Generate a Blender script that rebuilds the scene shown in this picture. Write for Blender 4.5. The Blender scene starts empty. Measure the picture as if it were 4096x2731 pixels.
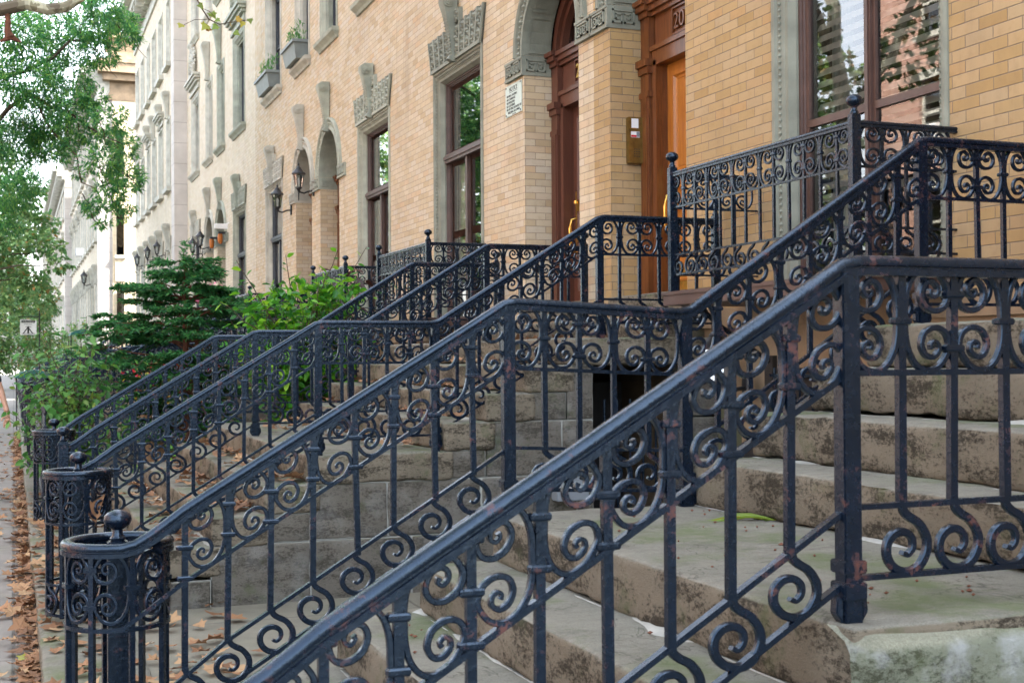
import bpy, bmesh, math, random
import numpy as np
from mathutils import Vector, Matrix, noise
random.seed(7); RNG = np.random.default_rng(7)
rad = math.radians
SC = bpy.context.scene
COL = SC.collection
# ------------------------------------------------------------------ camera
H0 = 1.5                      # camera height above the forecourt paving
cam_d = bpy.data.cameras.new("camera"); cam = bpy.data.objects.new("camera", cam_d); COL.objects.link(cam)
YAW, PIT, ROL = rad(20.9567), rad(0.6926), rad(-0.3731)
fw = Vector((math.sin(YAW)*math.cos(PIT), math.cos(YAW)*math.cos(PIT), math.sin(PIT)))
rt = Vector((math.cos(YAW), -math.sin(YAW), 0)); up = rt.cross(fw)
R_ = rt*math.cos(ROL)+up*math.sin(ROL); U_ = up*math.cos(ROL)-rt*math.sin(ROL)
cam.matrix_world = Matrix(((R_.x, U_.x, -fw.x, 0), (R_.y, U_.y, -fw.y, 0), (R_.z, U_.z, -fw.z, H0), (0, 0, 0, 1)))
cam_d.sensor_width = 36; cam_d.lens = 45.765; cam_d.clip_end = 600; cam_d.clip_start = 0.05
cam_d.dof.use_dof = True; cam_d.dof.focus_distance = 6.2; cam_d.dof.aperture_fstop = 10
SC.camera = cam
# ------------------------------------------------------------------ sky, sun, exposure
SUN_EL, SUN_AZ = rad(47), rad(112)          # azimuth clockwise from +Y
w = bpy.data.worlds.new("World"); SC.world = w; w.use_nodes = True
nt = w.node_tree; nt.nodes.clear()
sky = nt.nodes.new('ShaderNodeTexSky'); sky.sky_type = 'NISHITA'; sky.sun_disc = False
sky.sun_elevation = SUN_EL; sky.sun_rotation = SUN_AZ; sky.dust_density = 4.0; sky.air_density = 1.0; sky.ozone_density = 1.5
hs = nt.nodes.new('ShaderNodeHueSaturation'); hs.inputs['Saturation'].default_value = 0.40
bg = nt.nodes.new('ShaderNodeBackground'); bg.inputs[1].default_value = 0.15
wo = nt.nodes.new('ShaderNodeOutputWorld')
nt.links.new(sky.outputs[0], hs.inputs['Color']); nt.links.new(hs.outputs[0], bg.inputs[0]); nt.links.new(bg.outputs[0], wo.inputs[0])
sl = bpy.data.lights.new("sun", 'SUN'); sl.energy = 3.0; sl.angle = rad(3); sl.color = (1, .94, .85)
so = bpy.data.objects.new("sun", sl); COL.objects.link(so)
sd = Vector((math.sin(SUN_AZ)*math.cos(SUN_EL), math.cos(SUN_AZ)*math.cos(SUN_EL), math.sin(SUN_EL)))
so.rotation_euler = sd.to_track_quat('Z', 'Y').to_euler(); so.location = (20, -10, 30)
SC.view_settings.view_transform = 'Standard'; SC.view_settings.look = 'None'
SC.view_settings.exposure = 3.2; SC.view_settings.gamma = 1
# ------------------------------------------------------------------ material helpers
class G:
    def __init__(s, name):
        s.m = bpy.data.materials.new(name); s.m.use_nodes = True; s.t = s.m.node_tree
        s.t.nodes.clear(); s.out = s.n('ShaderNodeOutputMaterial')
        s.geo = s.n('ShaderNodeNewGeometry')
    def n(s, ty, **kw):
        x = s.t.nodes.new(ty)
        for k, v in kw.items(): setattr(x, k, v)
        return x
    def L(s, a, b): s.t.links.new(a, b)
    def put(s, sock, v):
        if hasattr(v, 'is_output'): s.L(v, sock)
        elif v is not None: sock.default_value = v
    def math(s, op, a, b=None, c=None, clamp=False):
        x = s.n('ShaderNodeMath', operation=op, use_clamp=clamp)
        s.put(x.inputs[0], a); s.put(x.inputs[1], b)
        if c is not None: s.put(x.inputs[2], c)
        return x.outputs[0]
    def mix(s, f, a, b, mode='MIX'):
        x = s.n('ShaderNodeMix', data_type='RGBA', blend_type=mode); x.clamp_factor = True
        s.put(x.inputs[0], f); s.put(x.inputs[6], a if hasattr(a, 'is_output') else (*a, 1)); s.put(x.inputs[7], b if hasattr(b, 'is_output') else (*b, 1))
        return x.outputs[2]
    def noise(s, scale, detail=4, rough=.55, vec=None, stretch=None, dist=0):
        if vec is None: vec = s.geo.outputs['Position']
        if stretch:
            mp = s.n('ShaderNodeMapping'); mp.inputs['Scale'].default_value = stretch; s.L(vec, mp.inputs[0]); vec = mp.outputs[0]
        x = s.n('ShaderNodeTexNoise'); x.inputs['Scale'].default_value = scale; x.inputs['Detail'].default_value = detail
        x.inputs['Roughness'].default_value = rough; x.inputs['Distortion'].default_value = dist; s.L(vec, x.inputs['Vector'])
        return x.outputs[0]
    def ramp(s, f, stops, interp='LINEAR'):
        x = s.n('ShaderNodeValToRGB'); x.color_ramp.interpolation = interp; e = x.color_ramp.elements
        while len(e) < len(stops): e.new(.5)
        for q, (p, c) in zip(e, stops): q.position = p; q.color = (*c, 1) if len(c) == 3 else c
        s.L(f, x.inputs[0]); return x.outputs[0]
    def step(s, f, a, b):
        x = s.n('ShaderNodeMapRange'); x.inputs[1].default_value = a; x.inputs[2].default_value = b; s.L(f, x.inputs[0]); return x.outputs[0]
    def sep(s, v):
        x = s.n('ShaderNodeSeparateXYZ'); s.L(v, x.inputs[0]); return x.outputs
    def bump(s, h, st=.3, dist=.01, nrm=None):
        x = s.n('ShaderNodeBump'); x.inputs['Strength'].default_value = st; x.inputs['Distance'].default_value = dist; s.L(h, x.inputs['Height'])
        if nrm: s.L(nrm, x.inputs['Normal'])
        return x.outputs[0]
    def pbr(s, col, rough=.6, bump=None, spec=.5, metal=0, emit=None, es=0):
        p = s.n('ShaderNodeBsdfPrincipled')
        s.put(p.inputs['Base Color'], col if hasattr(col, 'is_output') else (*col, 1)); s.put(p.inputs['Roughness'], rough)
        p.inputs['Specular IOR Level'].default_value = spec; p.inputs['Metallic'].default_value = metal
        if bump: s.L(bump, p.inputs['Normal'])
        if emit: p.inputs['Emission Color'].default_value = (*emit, 1); p.inputs['Emission Strength'].default_value = es
        s.L(p.outputs[0], s.out.inputs[0]); return s.m
MT = {}
def simple(name, c, rough=.6, var=.25, sc=8, bs=.15, bsc=60, spec=.5, metal=0, emit=None, es=0):
    g = G(name); n = g.noise(sc, 5)
    col = g.mix(g.step(n, .3, .7), [x*(1-var) for x in c], [min(1, x*(1+var)) for x in c])
    MT[name] = g.pbr(col, rough, g.bump(g.noise(bsc, 3), bs, .004) if bs else None, spec, metal, emit, es); return MT[name]
def iron(name):
    g = G(name); a = g.noise(48, 3); b = g.noise(9, 5, .65); c = g.noise(45, 4, .7)
    base = g.mix(g.step(b, .35, .7), (.0013, .0035, .009), (.0028, .0066, .0165))
    rust = g.math('MULTIPLY', g.step(b, .56, .66), g.step(c, .5, .6), clamp=True)
    col = g.mix(rust, base, (.085, .027, .014))
    worn = g.step(c, .66, .74); col = g.mix(g.math('MULTIPLY', worn, .5), col, (.035, .042, .06))
    up_ = g.step(g.sep(g.geo.outputs['Normal'])[2], .35, .9); dust = g.math('MULTIPLY', up_, g.math('MULTIPLY', g.step(b, .35, .7), .55)); col = g.mix(dust, col, (.030, .038, .052))
    rg = g.math('ADD', g.math('MULTIPLY', rust, .35), g.math('MULTIPLY_ADD', a, .26, .12))
    MT[name] = g.pbr(col, rg, g.bump(g.math('ADD', a, g.math('MULTIPLY', c, .6)), .38, .003), .62)
    [q for q in g.t.nodes if q.type == 'BSDF_PRINCIPLED'][0].inputs['Specular Tint'].default_value = (.52, .73, 1, 1)
def brick(name, cols, mortar=(.16, .13, .10), bw=.2115, bh=.0667, j=.0052, dirt=.25):
    g = G(name); P = g.sep(g.geo.outputs['Position']); N = g.sep(g.geo.outputs['True Normal'])
    ax = g.math('GREATER_THAN', g.math('ABSOLUTE', N[0]), .5)
    u = g.math('ADD', g.math('MULTIPLY', ax, P[1]), g.math('MULTIPLY', g.math('SUBTRACT', 1, ax), P[0]))
    v = g.math('DIVIDE', P[2], bh); row = g.math('FLOOR', v)
    uu = g.math('ADD', g.math('DIVIDE', u, bw), g.math('MULTIPLY', .5, g.math('MODULO', row, 2)))
    cl = g.math('FLOOR', uu); fu = g.math('FRACT', uu); fv = g.math('FRACT', v)
    du = g.math('MULTIPLY', g.math('MINIMUM', fu, g.math('SUBTRACT', 1, fu)), bw)
    dv = g.math('MULTIPLY', g.math('MINIMUM', fv, g.math('SUBTRACT', 1, fv)), bh)
    wob = g.math('MULTIPLY', g.math('SUBTRACT', g.noise(25, 3), .5), .004)
    d = g.math('ADD', g.math('MINIMUM', du, dv), wob)
    mort = g.math('SUBTRACT', 1, g.step(d, j*.35, j*.75))
    cv = g.n('ShaderNodeCombineXYZ'); g.L(row, cv.inputs[0]); g.L(cl, cv.inputs[1]); g.L(ax, cv.inputs[2])
    wn = g.n('ShaderNodeTexWhiteNoise', noise_dimensions='3D'); g.L(cv.outputs[0], wn.inputs[0])
    k = len(cols); col = g.ramp(wn.outputs[0], [(i/(k-1), c) for i, c in enumerate(cols)])
    n1 = g.noise(18, 5, .6); n2 = g.noise(1.1, 4, .6)
    col = g.mix(g.math('MULTIPLY', g.step(n1, .5, .8), .35), col, [c*.72 for c in cols[0]])
    col = g.mix(g.math('MULTIPLY', g.step(n2, .45, .75), dirt), col, (.22, .15, .09))
    stv = g.noise(3.2, 5, .65, stretch=(1, 1, .10)); col = g.mix(g.math('MULTIPLY', g.step(stv, .55, .78), .32), col, (.17, .13, .09))
    col = g.mix(g.math('MULTIPLY', mort, .85), col, mortar)
    h = g.math('ADD', g.step(d, 0, j), g.math('MULTIPLY', n1, .25))
    MT[name] = g.pbr(col, .8, g.bump(h, .6, .004), .25)
def stone(name, top, side, dark, moss=.5, white=.0):
    g = G(name); N = g.sep(g.geo.outputs['Normal']); P = g.geo.outputs['Position']
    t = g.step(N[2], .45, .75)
    big = g.noise(3.2, 5, .6); grain = g.noise(55, 5, .7); st = g.noise(44, 8, .82, stretch=(1, 1, 1.7)); bandn = g.noise(4.2, 4, .6, stretch=(1, 1, 2.5))
    fine = g.noise(160, 3, .7)
    streak = g.noise(9, 5, .6, stretch=(.35, 2.2, 1))
    ct = g.mix(g.step(streak, .3, .75), [x*.86 for x in top], [x*1.1 for x in top]); blot = g.noise(6, 6, .7); ct = g.mix(g.math('MULTIPLY', g.step(blot, .50, .66), .55), ct, [x*.5 for x in top])
    ct = g.mix(g.math('MULTIPLY', g.step(grain, .5, .72), .5), ct, [x*.5 for x in top])
    fg = g.noise(210, 3, .8); ct = g.mix(g.step(fg, .35, .65), g.mix(.35, ct, (0, 0, 0)), ct); crk = g.math('ABSOLUTE', g.math('SUBTRACT', g.noise(1.7, 5, .6, dist=.5), .5)); ct = g.mix(g.math('MULTIPLY', g.math('SUBTRACT', 1, g.step(crk, .0, .006)), .6), ct, (.03, .03, .022))
    gm = g.noise(2.1, 6, .65)
    ct = g.mix(g.math('MULTIPLY', g.step(gm, .50, .64), moss), ct, (.085, .115, .045))
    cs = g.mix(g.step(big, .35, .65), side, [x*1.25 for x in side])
    cs = g.mix(g.math('MULTIPLY', g.step(g.math('ADD', st, g.math('MULTIPLY', g.math('SUBTRACT', bandn, .5), .75)), .475, .60), .9), cs, dark)
    cs = g.mix(g.math('MULTIPLY', g.step(fine, .55, .75), .35), cs, [x*1.4 for x in side])
    gs = g.noise(4.5, 5, .7)
    cs = g.mix(g.math('MULTIPLY', g.step(gs, .56, .72), moss*.9), cs, (.075, .10, .04))
    if white:
        wn = g.noise(5.5, 5, .65); cs = g.mix(g.math('MULTIPLY', g.step(wn, .5, .66), white), cs, (.42, .45, .47))
        ct = g.mix(g.math('MULTIPLY', g.step(wn, .58, .7), white*.5), ct, (.45, .46, .44))
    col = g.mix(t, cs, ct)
    hgt = g.math('ADD', g.math('MULTIPLY', st, 1.0), g.math('MULTIPLY', grain, .5))
    hgt = g.math('MULTIPLY', hgt, g.math('SUBTRACT', 1.3, t))
    MT[name] = g.pbr(col, .88, g.bump(hgt, .8, .014), .25)
def leafmat(name, stops, trans=.35, rough=.45):
    g = G(name); r = g.geo.outputs['Random Per Island']; col = g.ramp(r, stops)
    p = g.n('ShaderNodeBsdfPrincipled'); g.L(col, p.inputs['Base Color']); p.inputs['Roughness'].default_value = rough
    t = g.n('ShaderNodeBsdfTranslucent'); hs = g.n('ShaderNodeHueSaturation'); hs.inputs['Value'].default_value = 1.6; hs.inputs['Hue'].default_value = .49
    g.L(col, hs.inputs['Color']); g.L(hs.outputs[0], t.inputs[0])
    m = g.n('ShaderNodeMixShader'); m.inputs[0].default_value = trans; g.L(p.outputs[0], m.inputs[1]); g.L(t.outputs[0], m.inputs[2]); g.L(m.outputs[0], g.out.inputs[0])
    MT[name] = g.m
def glassmat(name, ior=1.55, k=1.5, tint=(.9, .95, .95)):
    g = G(name); f = g.n('ShaderNodeFresnel'); f.inputs[0].default_value = ior
    tr = g.n('ShaderNodeBsdfTransparent'); tr.inputs[0].default_value = (*tint, 1)
    gl = g.n('ShaderNodeBsdfGlossy'); gl.inputs['Roughness'].default_value = .015
    g.L(g.bump(g.noise(1.1, 2), .010, .05), gl.inputs['Normal'])
    m = g.n('ShaderNodeMixShader'); g.L(g.math('MULTIPLY', f.outputs[0], k, clamp=True), m.inputs[0]); g.L(tr.outputs[0], m.inputs[1]); g.L(gl.outputs[0], m.inputs[2])
    g.L(m.outputs[0], g.out.inputs[0]); MT[name] = g.m
def paving(name, c, size, jw=.012, rot=0, dark=.5):
    g = G(name); P = g.sep(g.geo.outputs['Position'])
    fx = g.math('FRACT', g.math('DIVIDE', P[0], size[0])); fy = g.math('FRACT', g.math('DIVIDE', P[1], size[1]))
    dx = g.math('MULTIPLY', g.math('MINIMUM', fx, g.math('SUBTRACT', 1, fx)), size[0]); dy = g.math('MULTIPLY', g.math('MINIMUM', fy, g.math('SUBTRACT', 1, fy)), size[1])
    jt = g.math('SUBTRACT', 1, g.step(g.math('MINIMUM', dx, dy), jw*.4, jw))
    n = g.noise(2.5, 6, .65); f = g.noise(90, 4, .7); m = g.noise(1.3, 4)
    col = g.mix(g.step(n, .3, .7), [x*.72 for x in c], [x*1.15 for x in c])
    col = g.mix(g.math('MULTIPLY', g.step(f, .5, .75), .4), col, [x*.5 for x in c])
    col = g.mix(g.math('MULTIPLY', g.step(m, .55, .7), .35), col, (.16, .18, .10))
    col = g.mix(g.math('MULTIPLY', jt, dark), col, (.05, .05, .045))
    MT[name] = g.pbr(col, .85, g.bump(g.math('SUBTRACT', g.math('MULTIPLY', f, .4), jt), .5, .006), .3)
def wood(name, c, dk, rough=.32):
    g = G(name); n = g.noise(6, 6, .65, stretch=(7, 7, .55), dist=1.2); f = g.noise(60, 3, .6, stretch=(6, 6, .4))
    col = g.mix(g.step(n, .35, .65), dk, c); col = g.mix(g.math('MULTIPLY', g.step(f, .5, .7), .4), col, dk)
    MT[name] = g.pbr(col, rough, g.bump(n, .08, .003), .5)
iron('black iron paint')
brick('golden brick', [(.335, .22, .095), (.395, .27, .125), (.375, .262, .13), (.42, .295, .155), (.385, .285, .165), (.405, .255, .115)], dirt=.30)  # same brick as below, coloured deeper: shade on near houses put into colour
brick('cream brick', [(.45, .345, .215), (.54, .43, .285), (.50, .415, .295), (.57, .475, .34), (.53, .46, .36), (.54, .385, .235)], mortar=(.24, .19, .15), dirt=.18)
brick('pale brick', [(.54, .455, .325), (.61, .525, .39), (.57, .505, .39), (.64, .565, .44), (.60, .53, .43), (.60, .49, .355)], mortar=(.34, .28, .23), dirt=.12)  # same brick coloured paler: brighter light on far houses put into colour
brick('red brick', [(.30, .16, .115), (.37, .21, .155), (.34, .20, .16), (.42, .26, .20)], mortar=(.3, .26, .22))
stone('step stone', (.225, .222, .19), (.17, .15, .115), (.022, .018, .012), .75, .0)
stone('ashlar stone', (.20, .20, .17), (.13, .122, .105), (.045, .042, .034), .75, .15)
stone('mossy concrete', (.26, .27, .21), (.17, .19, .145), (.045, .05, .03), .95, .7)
simple('dark trim', (.205, .22, .18), .75, .22, 5, .35, 50); simple('green grey trim', (.31, .33, .27), .75, .22, 5, .35, 50)
simple('recess shade trim', (.10, .105, .085), .85, .3, 12, .3, 50); simple('pale trim', (.42, .41, .35), .75, .22, 4, .35, 50)  # hood base plates: recess shade painted in as a darker trim colour
simple('limestone', (.55, .52, .47), .85, .15, 3, .3, 50)
simple('sand coloured masonry', (.24, .175, .11), .85, .3, 3, .3, 50)
paving('limestone blocks', (.50, .47, .43), (50, 50), .01)
def blocks(name, c, bh, mort):
    g = G(name); P = g.sep(g.geo.outputs['Position']); f = g.math('FRACT', g.math('DIVIDE', P[2], bh)); d = g.math('MULTIPLY', g.math('MINIMUM', f, g.math('SUBTRACT', 1, f)), bh)
    j = g.math('SUBTRACT', 1, g.step(d, .004, .012)); n = g.noise(1.6, 5); col = g.mix(g.step(n, .3, .7), [x*.85 for x in c], [x*1.1 for x in c])
    MT[name] = g.pbr(g.mix(g.math('MULTIPLY', j, .6), col, mort), .85, g.bump(g.math('SUBTRACT', g.noise(50, 3), j), .3, .006), .3)
blocks('limestone blocks', (.52, .48, .44), .6, (.2, .18, .16)); blocks('cream blocks', (.72, .60, .42), .42, (.4, .3, .2))
wood('orange oak', (.44, .165, .022), (.30, .095, .010)); wood('dark oak', (.19, .065, .018), (.085, .026, .008)); wood('brown paint', (.115, .043, .026), (.085, .03, .018), .42)
simple('dark brown frame', (.075, .040, .032), .45, .2, 10, .15); simple('slate frame', (.035, .042, .055), .45, .2, 10, .1)
simple('brass', (.75, .48, .12), .28, .2, 20, .1, metal=1); simple('bronze plate', (.20, .13, .035), .38, .25, 20, .1, metal=.7)
simple('dim blind', (.26, .28, .27), .7, .05, 5, 0); simple('white blind', (.72, .74, .72), .6, .05, 5, 0); simple('dark room', (.018, .015, .013), .9, .3, 3, 0); simple('curtain', (.42, .50, .48), .8, .1, 5, 0)
simple('black', (.012, .012, .014), .5, .2, 10, 0); simple('sign mint', (.50, .58, .53), .45, .06, 6, 0); simple('sign letters', (.02, .025, .025), .6, 0, 5, 0)
simple('white paint', (.78, .78, .77), .5, .05, 5, 0); simple('paper', (.74, .76, .80), .6, .04, 5, 0); simple('grey plastic', (.19, .22, .25), .45, .06, 5, 0)
simple('olive paint', (.105, .11, .065), .6, .15, 5, .1); simple('planter grey', (.17, .195, .19), .55, .12, 8, 0); simple('teal canvas', (.015, .13, .115), .6, .15, 6, 0)
simple('asphalt', (.05, .05, .052), .9, .3, 6, .4, 80); paving('sidewalk concrete', (.21, .20, .185), (1.5, 1.5), .014); paving('forecourt flags', (.20, .195, .16), (2.3, 1.9), .012)
simple('soil', (.05, .038, .025), .95, .3, 20, .4); simple('mortar', (.30, .31, .29), .9, .2, 15, .5)
simple('bark', (.075, .052, .038), .9, .4, 14, .8, 30); simple('reddish bark', (.12, .045, .025), .85, .35, 14, .6, 40)
simple('skin', (.42, .235, .165), .5, .1, 12, .05); simple('navy cloth', (.02, .024, .045), .85, .2, 30, .2); simple('dark leather', (.05, .018, .012), .4, .2, 20, .1); simple('hair', (.03, .02, .015), .6, .3, 30, .3)
simple('amber glass', (.42, .12, .015), .25, .2, 8, 0); simple('lit bulb', (.9, .9, .95), .4, 0, 5, 0, emit=(.88, .93, 1), es=14)
simple('frosted pane', (.62, .68, .74), .25, .08, 6, 0, emit=(.8, .9, 1), es=.25); simple('screen', (.1, .2, .5), .2, .1, 9, 0, emit=(.2, .4, 1), es=.6)
simple('roofing', (.10, .09, .085), .9, .2, 5, 0)
g = G('sycamore bark'); a = g.noise(3.4, 3, .5, stretch=(1, 1, .6)); b = g.noise(7, 4)
MT['sycamore bark'] = g.pbr(g.ramp(a, [(.38, (.13, .11, .08)), (.46, (.22, .21, .15)), (.52, (.42, .42, .32)), (.62, (.50, .50, .38)), (.68, (.25, .24, .16))], 'CONSTANT'), .8, g.bump(b, .3, .02))
glassmat('window glass', 1.6, 2.2); glassmat('dark glass', 1.7, 1.6, (.25, .28, .32))
leafmat('willow leaf', [(0, (.03, .13, .06)), (.4, (.065, .235, .09)), (.75, (.12, .33, .085)), (1, (.26, .46, .10))], .45, .35)
leafmat('plane leaf', [(0, (.03, .08, .02)), (.5, (.06, .13, .03)), (.85, (.12, .18, .04)), (1, (.25, .13, .03))], .35)
leafmat('distant leaf', [(0, (.08, .20, .07)), (.5, (.14, .28, .10)), (.9, (.24, .36, .12)), (1, (.34, .18, .05))], .3)
leafmat('yew needle', [(0, (.014, .085, .035)), (.5, (.035, .17, .055)), (.94, (.08, .28, .075)), (1, (.10, .06, .02))], .35, .5)
leafmat('bright leaf', [(0, (.02, .13, .025)), (.4, (.045, .22, .02)), (.75, (.12, .36, .02)), (1, (.24, .48, .03))], .4, .4)
leafmat('shrub leaf', [(0, (.03, .13, .03)), (.5, (.06, .21, .045)), (.85, (.11, .28, .05)), (1, (.18, .26, .05))], .3)
leafmat('purple leaf', [(0, (.025, .012, .010)), (1, (.07, .022, .012))], .15)
leafmat('dead leaf', [(0, (.10, .05, .025)), (.4, (.20, .10, .048)), (.75, (.29, .16, .08)), (1, (.36, .25, .14))], .08, .75)
leafmat('autumn leaf', [(0, (.12, .17, .02)), (.45, (.16, .26, .03)), (.7, (.38, .30, .03)), (1, (.22, .09, .02))], .35)
leafmat('petal', [(0, (.55, .01, .015)), (.6, (.65, .02, .03)), (.61, (.5, .42, .03)), (1, (.55, .5, .05))], .2)
leafmat('pink petal', [(0, (.6, .12, .25)), (1, (.7, .2, .3))], .2)
# ------------------------------------------------------------------ mesh helpers
def wloc(o):
    v = Vector((0, 0, 0))
    while o: v += o.location; o = o.parent
    return v
class MB:
    def __init__(s): s.v = []; s.f = []; s.mi = []
    def add(s, vs, fs, m=0):
        o = len(s.v); s.v += [tuple(p) for p in vs]; s.f += [[i+o for i in f] for f in fs]; s.mi += [m]*len(fs)
    def box(s, x0, x1, y0, y1, z0, z1, m=0):
        if x0 > x1: x0, x1 = x1, x0
        if y0 > y1: y0, y1 = y1, y0
        s.add([(x0, y0, z0), (x1, y0, z0), (x1, y1, z0), (x0, y1, z0), (x0, y0, z1), (x1, y0, z1), (x1, y1, z1), (x0, y1, z1)],
              [(0, 3, 2, 1), (4, 5, 6, 7), (0, 1, 5, 4), (1, 2, 6, 5), (2, 3, 7, 6), (3, 0, 4, 7)], m)
    def quad(s, a, b, c, d, m=0): s.add([a, b, c, d], [(0, 1, 2, 3)], m)
    def loft(s, rings, closed=True, caps=True, m=0):
        n = len(rings[0]); vs = [p for r in rings for p in r]; fs = []
        for i in range(len(rings)-1):
            for k in range(n if closed else n-1):
                a = i*n+k; b = i*n+(k+1) % n; fs.append((a, b, b+n, a+n))
        if caps and closed: fs.append(tuple(range(n))[::-1]); fs.append(tuple((len(rings)-1)*n+k for k in range(n)))
        s.add(vs, fs, m)
    def sweep(s, path, prof, m=0, loop=False, scale=None, upv=(0, 0, 1)):
        P = [Vector(p) for p in path]; n = len(P); rings = []
        for i, p in enumerate(P):
            if loop: a = (P[i]-P[i-1]).normalized(); b = (P[(i+1) % n]-P[i]).normalized()
            else: a = (P[i]-P[max(i-1, 0)]); b = (P[min(i+1, n-1)]-P[i]); a = a.normalized() if a.length else b.normalized(); b = b.normalized() if b.length else a
            t = (a+b).normalized() if (a+b).length > 1e-6 else a
            side = t.cross(Vector(upv)); side = side.normalized() if side.length > 1e-5 else Vector((1, 0, 0)); u = side.cross(t)
            k = 1/max(.4, a.dot(t)) if True else 1
            sc = scale[i] if scale else 1
            rings.append([p+side*(x*sc)+u*(y*sc*k) for x, y in prof])
        if loop: rings.append(rings[0])
        s.loft(rings, True, not loop, m)
    def tube(s, path, rs, n=8, m=0):
        P = [Vector(p) for p in path]; rings = []; ref = Vector((.13, .31, .94))
        if not hasattr(rs, '__len__'): rs = [rs]*len(P)
        for i, p in enumerate(P):
            t = (P[min(i+1, len(P)-1)]-P[max(i-1, 0)]).normalized(); a = t.cross(ref)
            if a.length < .05: a = t.cross(Vector((1, 0, 0)))
            a.normalize(); b = t.cross(a)
            rings.append([p+(a*math.cos(2*math.pi*k/n)+b*math.sin(2*math.pi*k/n))*rs[i] for k in range(n)])
        s.loft(rings, True, True, m)
    def lathe(s, c, prof, n=16, m=0):
        s.loft([[(c[0]+r*math.cos(2*math.pi*k/n), c[1]+r*math.sin(2*math.pi*k/n), c[2]+z) for k in range(n)] for r, z in prof], True, True, m)
    def blob(s, c, r, sx=1, sy=1, sz=1, m=0):
        x, y, z = c; s.add([(x-r*sx, y, z), (x+r*sx, y, z), (x, y-r*sy, z), (x, y+r*sy, z), (x, y, z-r*sz), (x, y, z+r*sz)],
                           [(0, 2, 5), (2, 1, 5), (1, 3, 5), (3, 0, 5), (2, 0, 4), (1, 2, 4), (3, 1, 4), (0, 3, 4)], m)
    def build(s, name, mats, parent=None, smooth=False, bevel=0, angle=40):
        me = bpy.data.meshes.new(name); off = wloc(parent) if parent else Vector((0, 0, 0))
        me.from_pydata([(p[0]-off.x, p[1]-off.y, p[2]-off.z) for p in s.v], [], s.f)
        if isinstance(mats, str): mats = [mats]
        for x in mats: me.materials.append(MT[x])
        if len(mats) > 1: me.polygons.foreach_set('material_index', s.mi)
        if bevel:
            bm = bmesh.new(); bm.from_mesh(me); bmesh.ops.remove_doubles(bm, verts=bm.verts, dist=1e-5); bmesh.ops.recalc_face_normals(bm, faces=bm.faces)
            bmesh.ops.bevel(bm, geom=[e for e in bm.edges if e.is_manifold and e.calc_face_angle(0) > .5], offset=bevel, segments=2, affect='EDGES', clamp_overlap=True)
            bm.to_mesh(me); bm.free()
        if smooth:
            me.polygons.foreach_set('use_smooth', [True]*len(me.polygons)); me.set_sharp_from_angle(angle=rad(angle))
        me.update(); o = bpy.data.objects.new(name, me); COL.objects.link(o)
        if parent: o.parent = parent
        return o
def tag(o, label=None, cat=None, group=None, kind=None):
    if label: o['label'] = label
    if cat: o['category'] = cat
    if group: o['group'] = group
    if kind: o['kind'] = kind
    return o
def thing(name, label, cat, loc, group=None):
    o = bpy.data.objects.new(name, None); COL.objects.link(o); o.location = loc; o.empty_display_size = .1
    return tag(o, label, cat, group)
def inst(name, me, parent, loc, rotz=0, sc=(1, 1, 1)):
    o = bpy.data.objects.new(name, me); COL.objects.link(o); o.parent = parent
    o.location = Vector(loc)-wloc(parent); j = 1.0 if name != 'baluster' else .35
    o.rotation_euler = (random.gauss(0, .012)*j, random.gauss(0, .022)*j, rotz+random.gauss(0, .015)*j); k = random.uniform(.975, 1.025); o.scale = (sc[0]*k, sc[1], sc[2]*(k if name != 'baluster' else 1)); return o
def proto(name, mb, mat, smooth=True, angle=40):
    o = mb.build(name, mat, None, smooth, 0, angle); me = o.data; bpy.data.objects.remove(o); return me
def stone_block(mb, x0, x1, y0, y1, z0, z1, r=.02, amp=.006, res=.07, seed=0, m=0):
    """a hewn block: rounded arrises and an uneven surface"""
    def lines(a, b):
        L = b-a; rr = min(r, L*.3); n = max(1, int((L-2*rr)/res)); return [a, a+rr*.35]+[a+rr+(L-2*rr)*i/n for i in range(n+1)]+[b-rr*.35, b]
    ax = [lines(x0, x1), lines(y0, y1), lines(z0, z1)]; lo = (x0, y0, z0); hi = (x1, y1, z1); idx = {}; vs = []; fs = []
    def vert(p):
        k = (round(p[0], 5), round(p[1], 5), round(p[2], 5))
        if k not in idx:
            q = Vector([min(max(p[i], lo[i]+min(r, (hi[i]-lo[i])*.3)), hi[i]-min(r, (hi[i]-lo[i])*.3)) for i in range(3)]); d = Vector(p)-q
            n = d.normalized() if d.length > 1e-9 else Vector((0, 0, 1)); rr = min(r, *[(hi[i]-lo[i])*.3 for i in range(3)])
            pt = q+n*rr; s1 = noise.noise(Vector(pt)*9+Vector((seed, seed*1.7, 0)))+1.1*noise.noise(Vector(pt)*2.6+Vector((seed, 3, 0))); s2 = noise.noise(Vector(pt)*28+Vector((0, seed, 5)))
            k2 = .45 if n.z > .8 else 1
            pt = pt+n*((s1*.8+s2*.5)*amp*k2); idx[k] = len(vs); vs.append(tuple(pt))
        return idx[k]
    for a in range(3):
        b, c = (a+1) % 3, (a+2) % 3
        for side in (0, 1):
            va = (lo, hi)[side][a]
            for i in range(len(ax[b])-1):
                for j in range(len(ax[c])-1):
                    q = []
                    for bi, cj in ((i, j), (i+1, j), (i+1, j+1), (i, j+1)):
                        p = [0, 0, 0]; p[a] = va; p[b] = ax[b][bi]; p[c] = ax[c][cj]; q.append(vert(p))
                    if len(set(q)) == 4: fs.append(q if side else q[::-1])
    mb.add(vs, fs, m)
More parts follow.
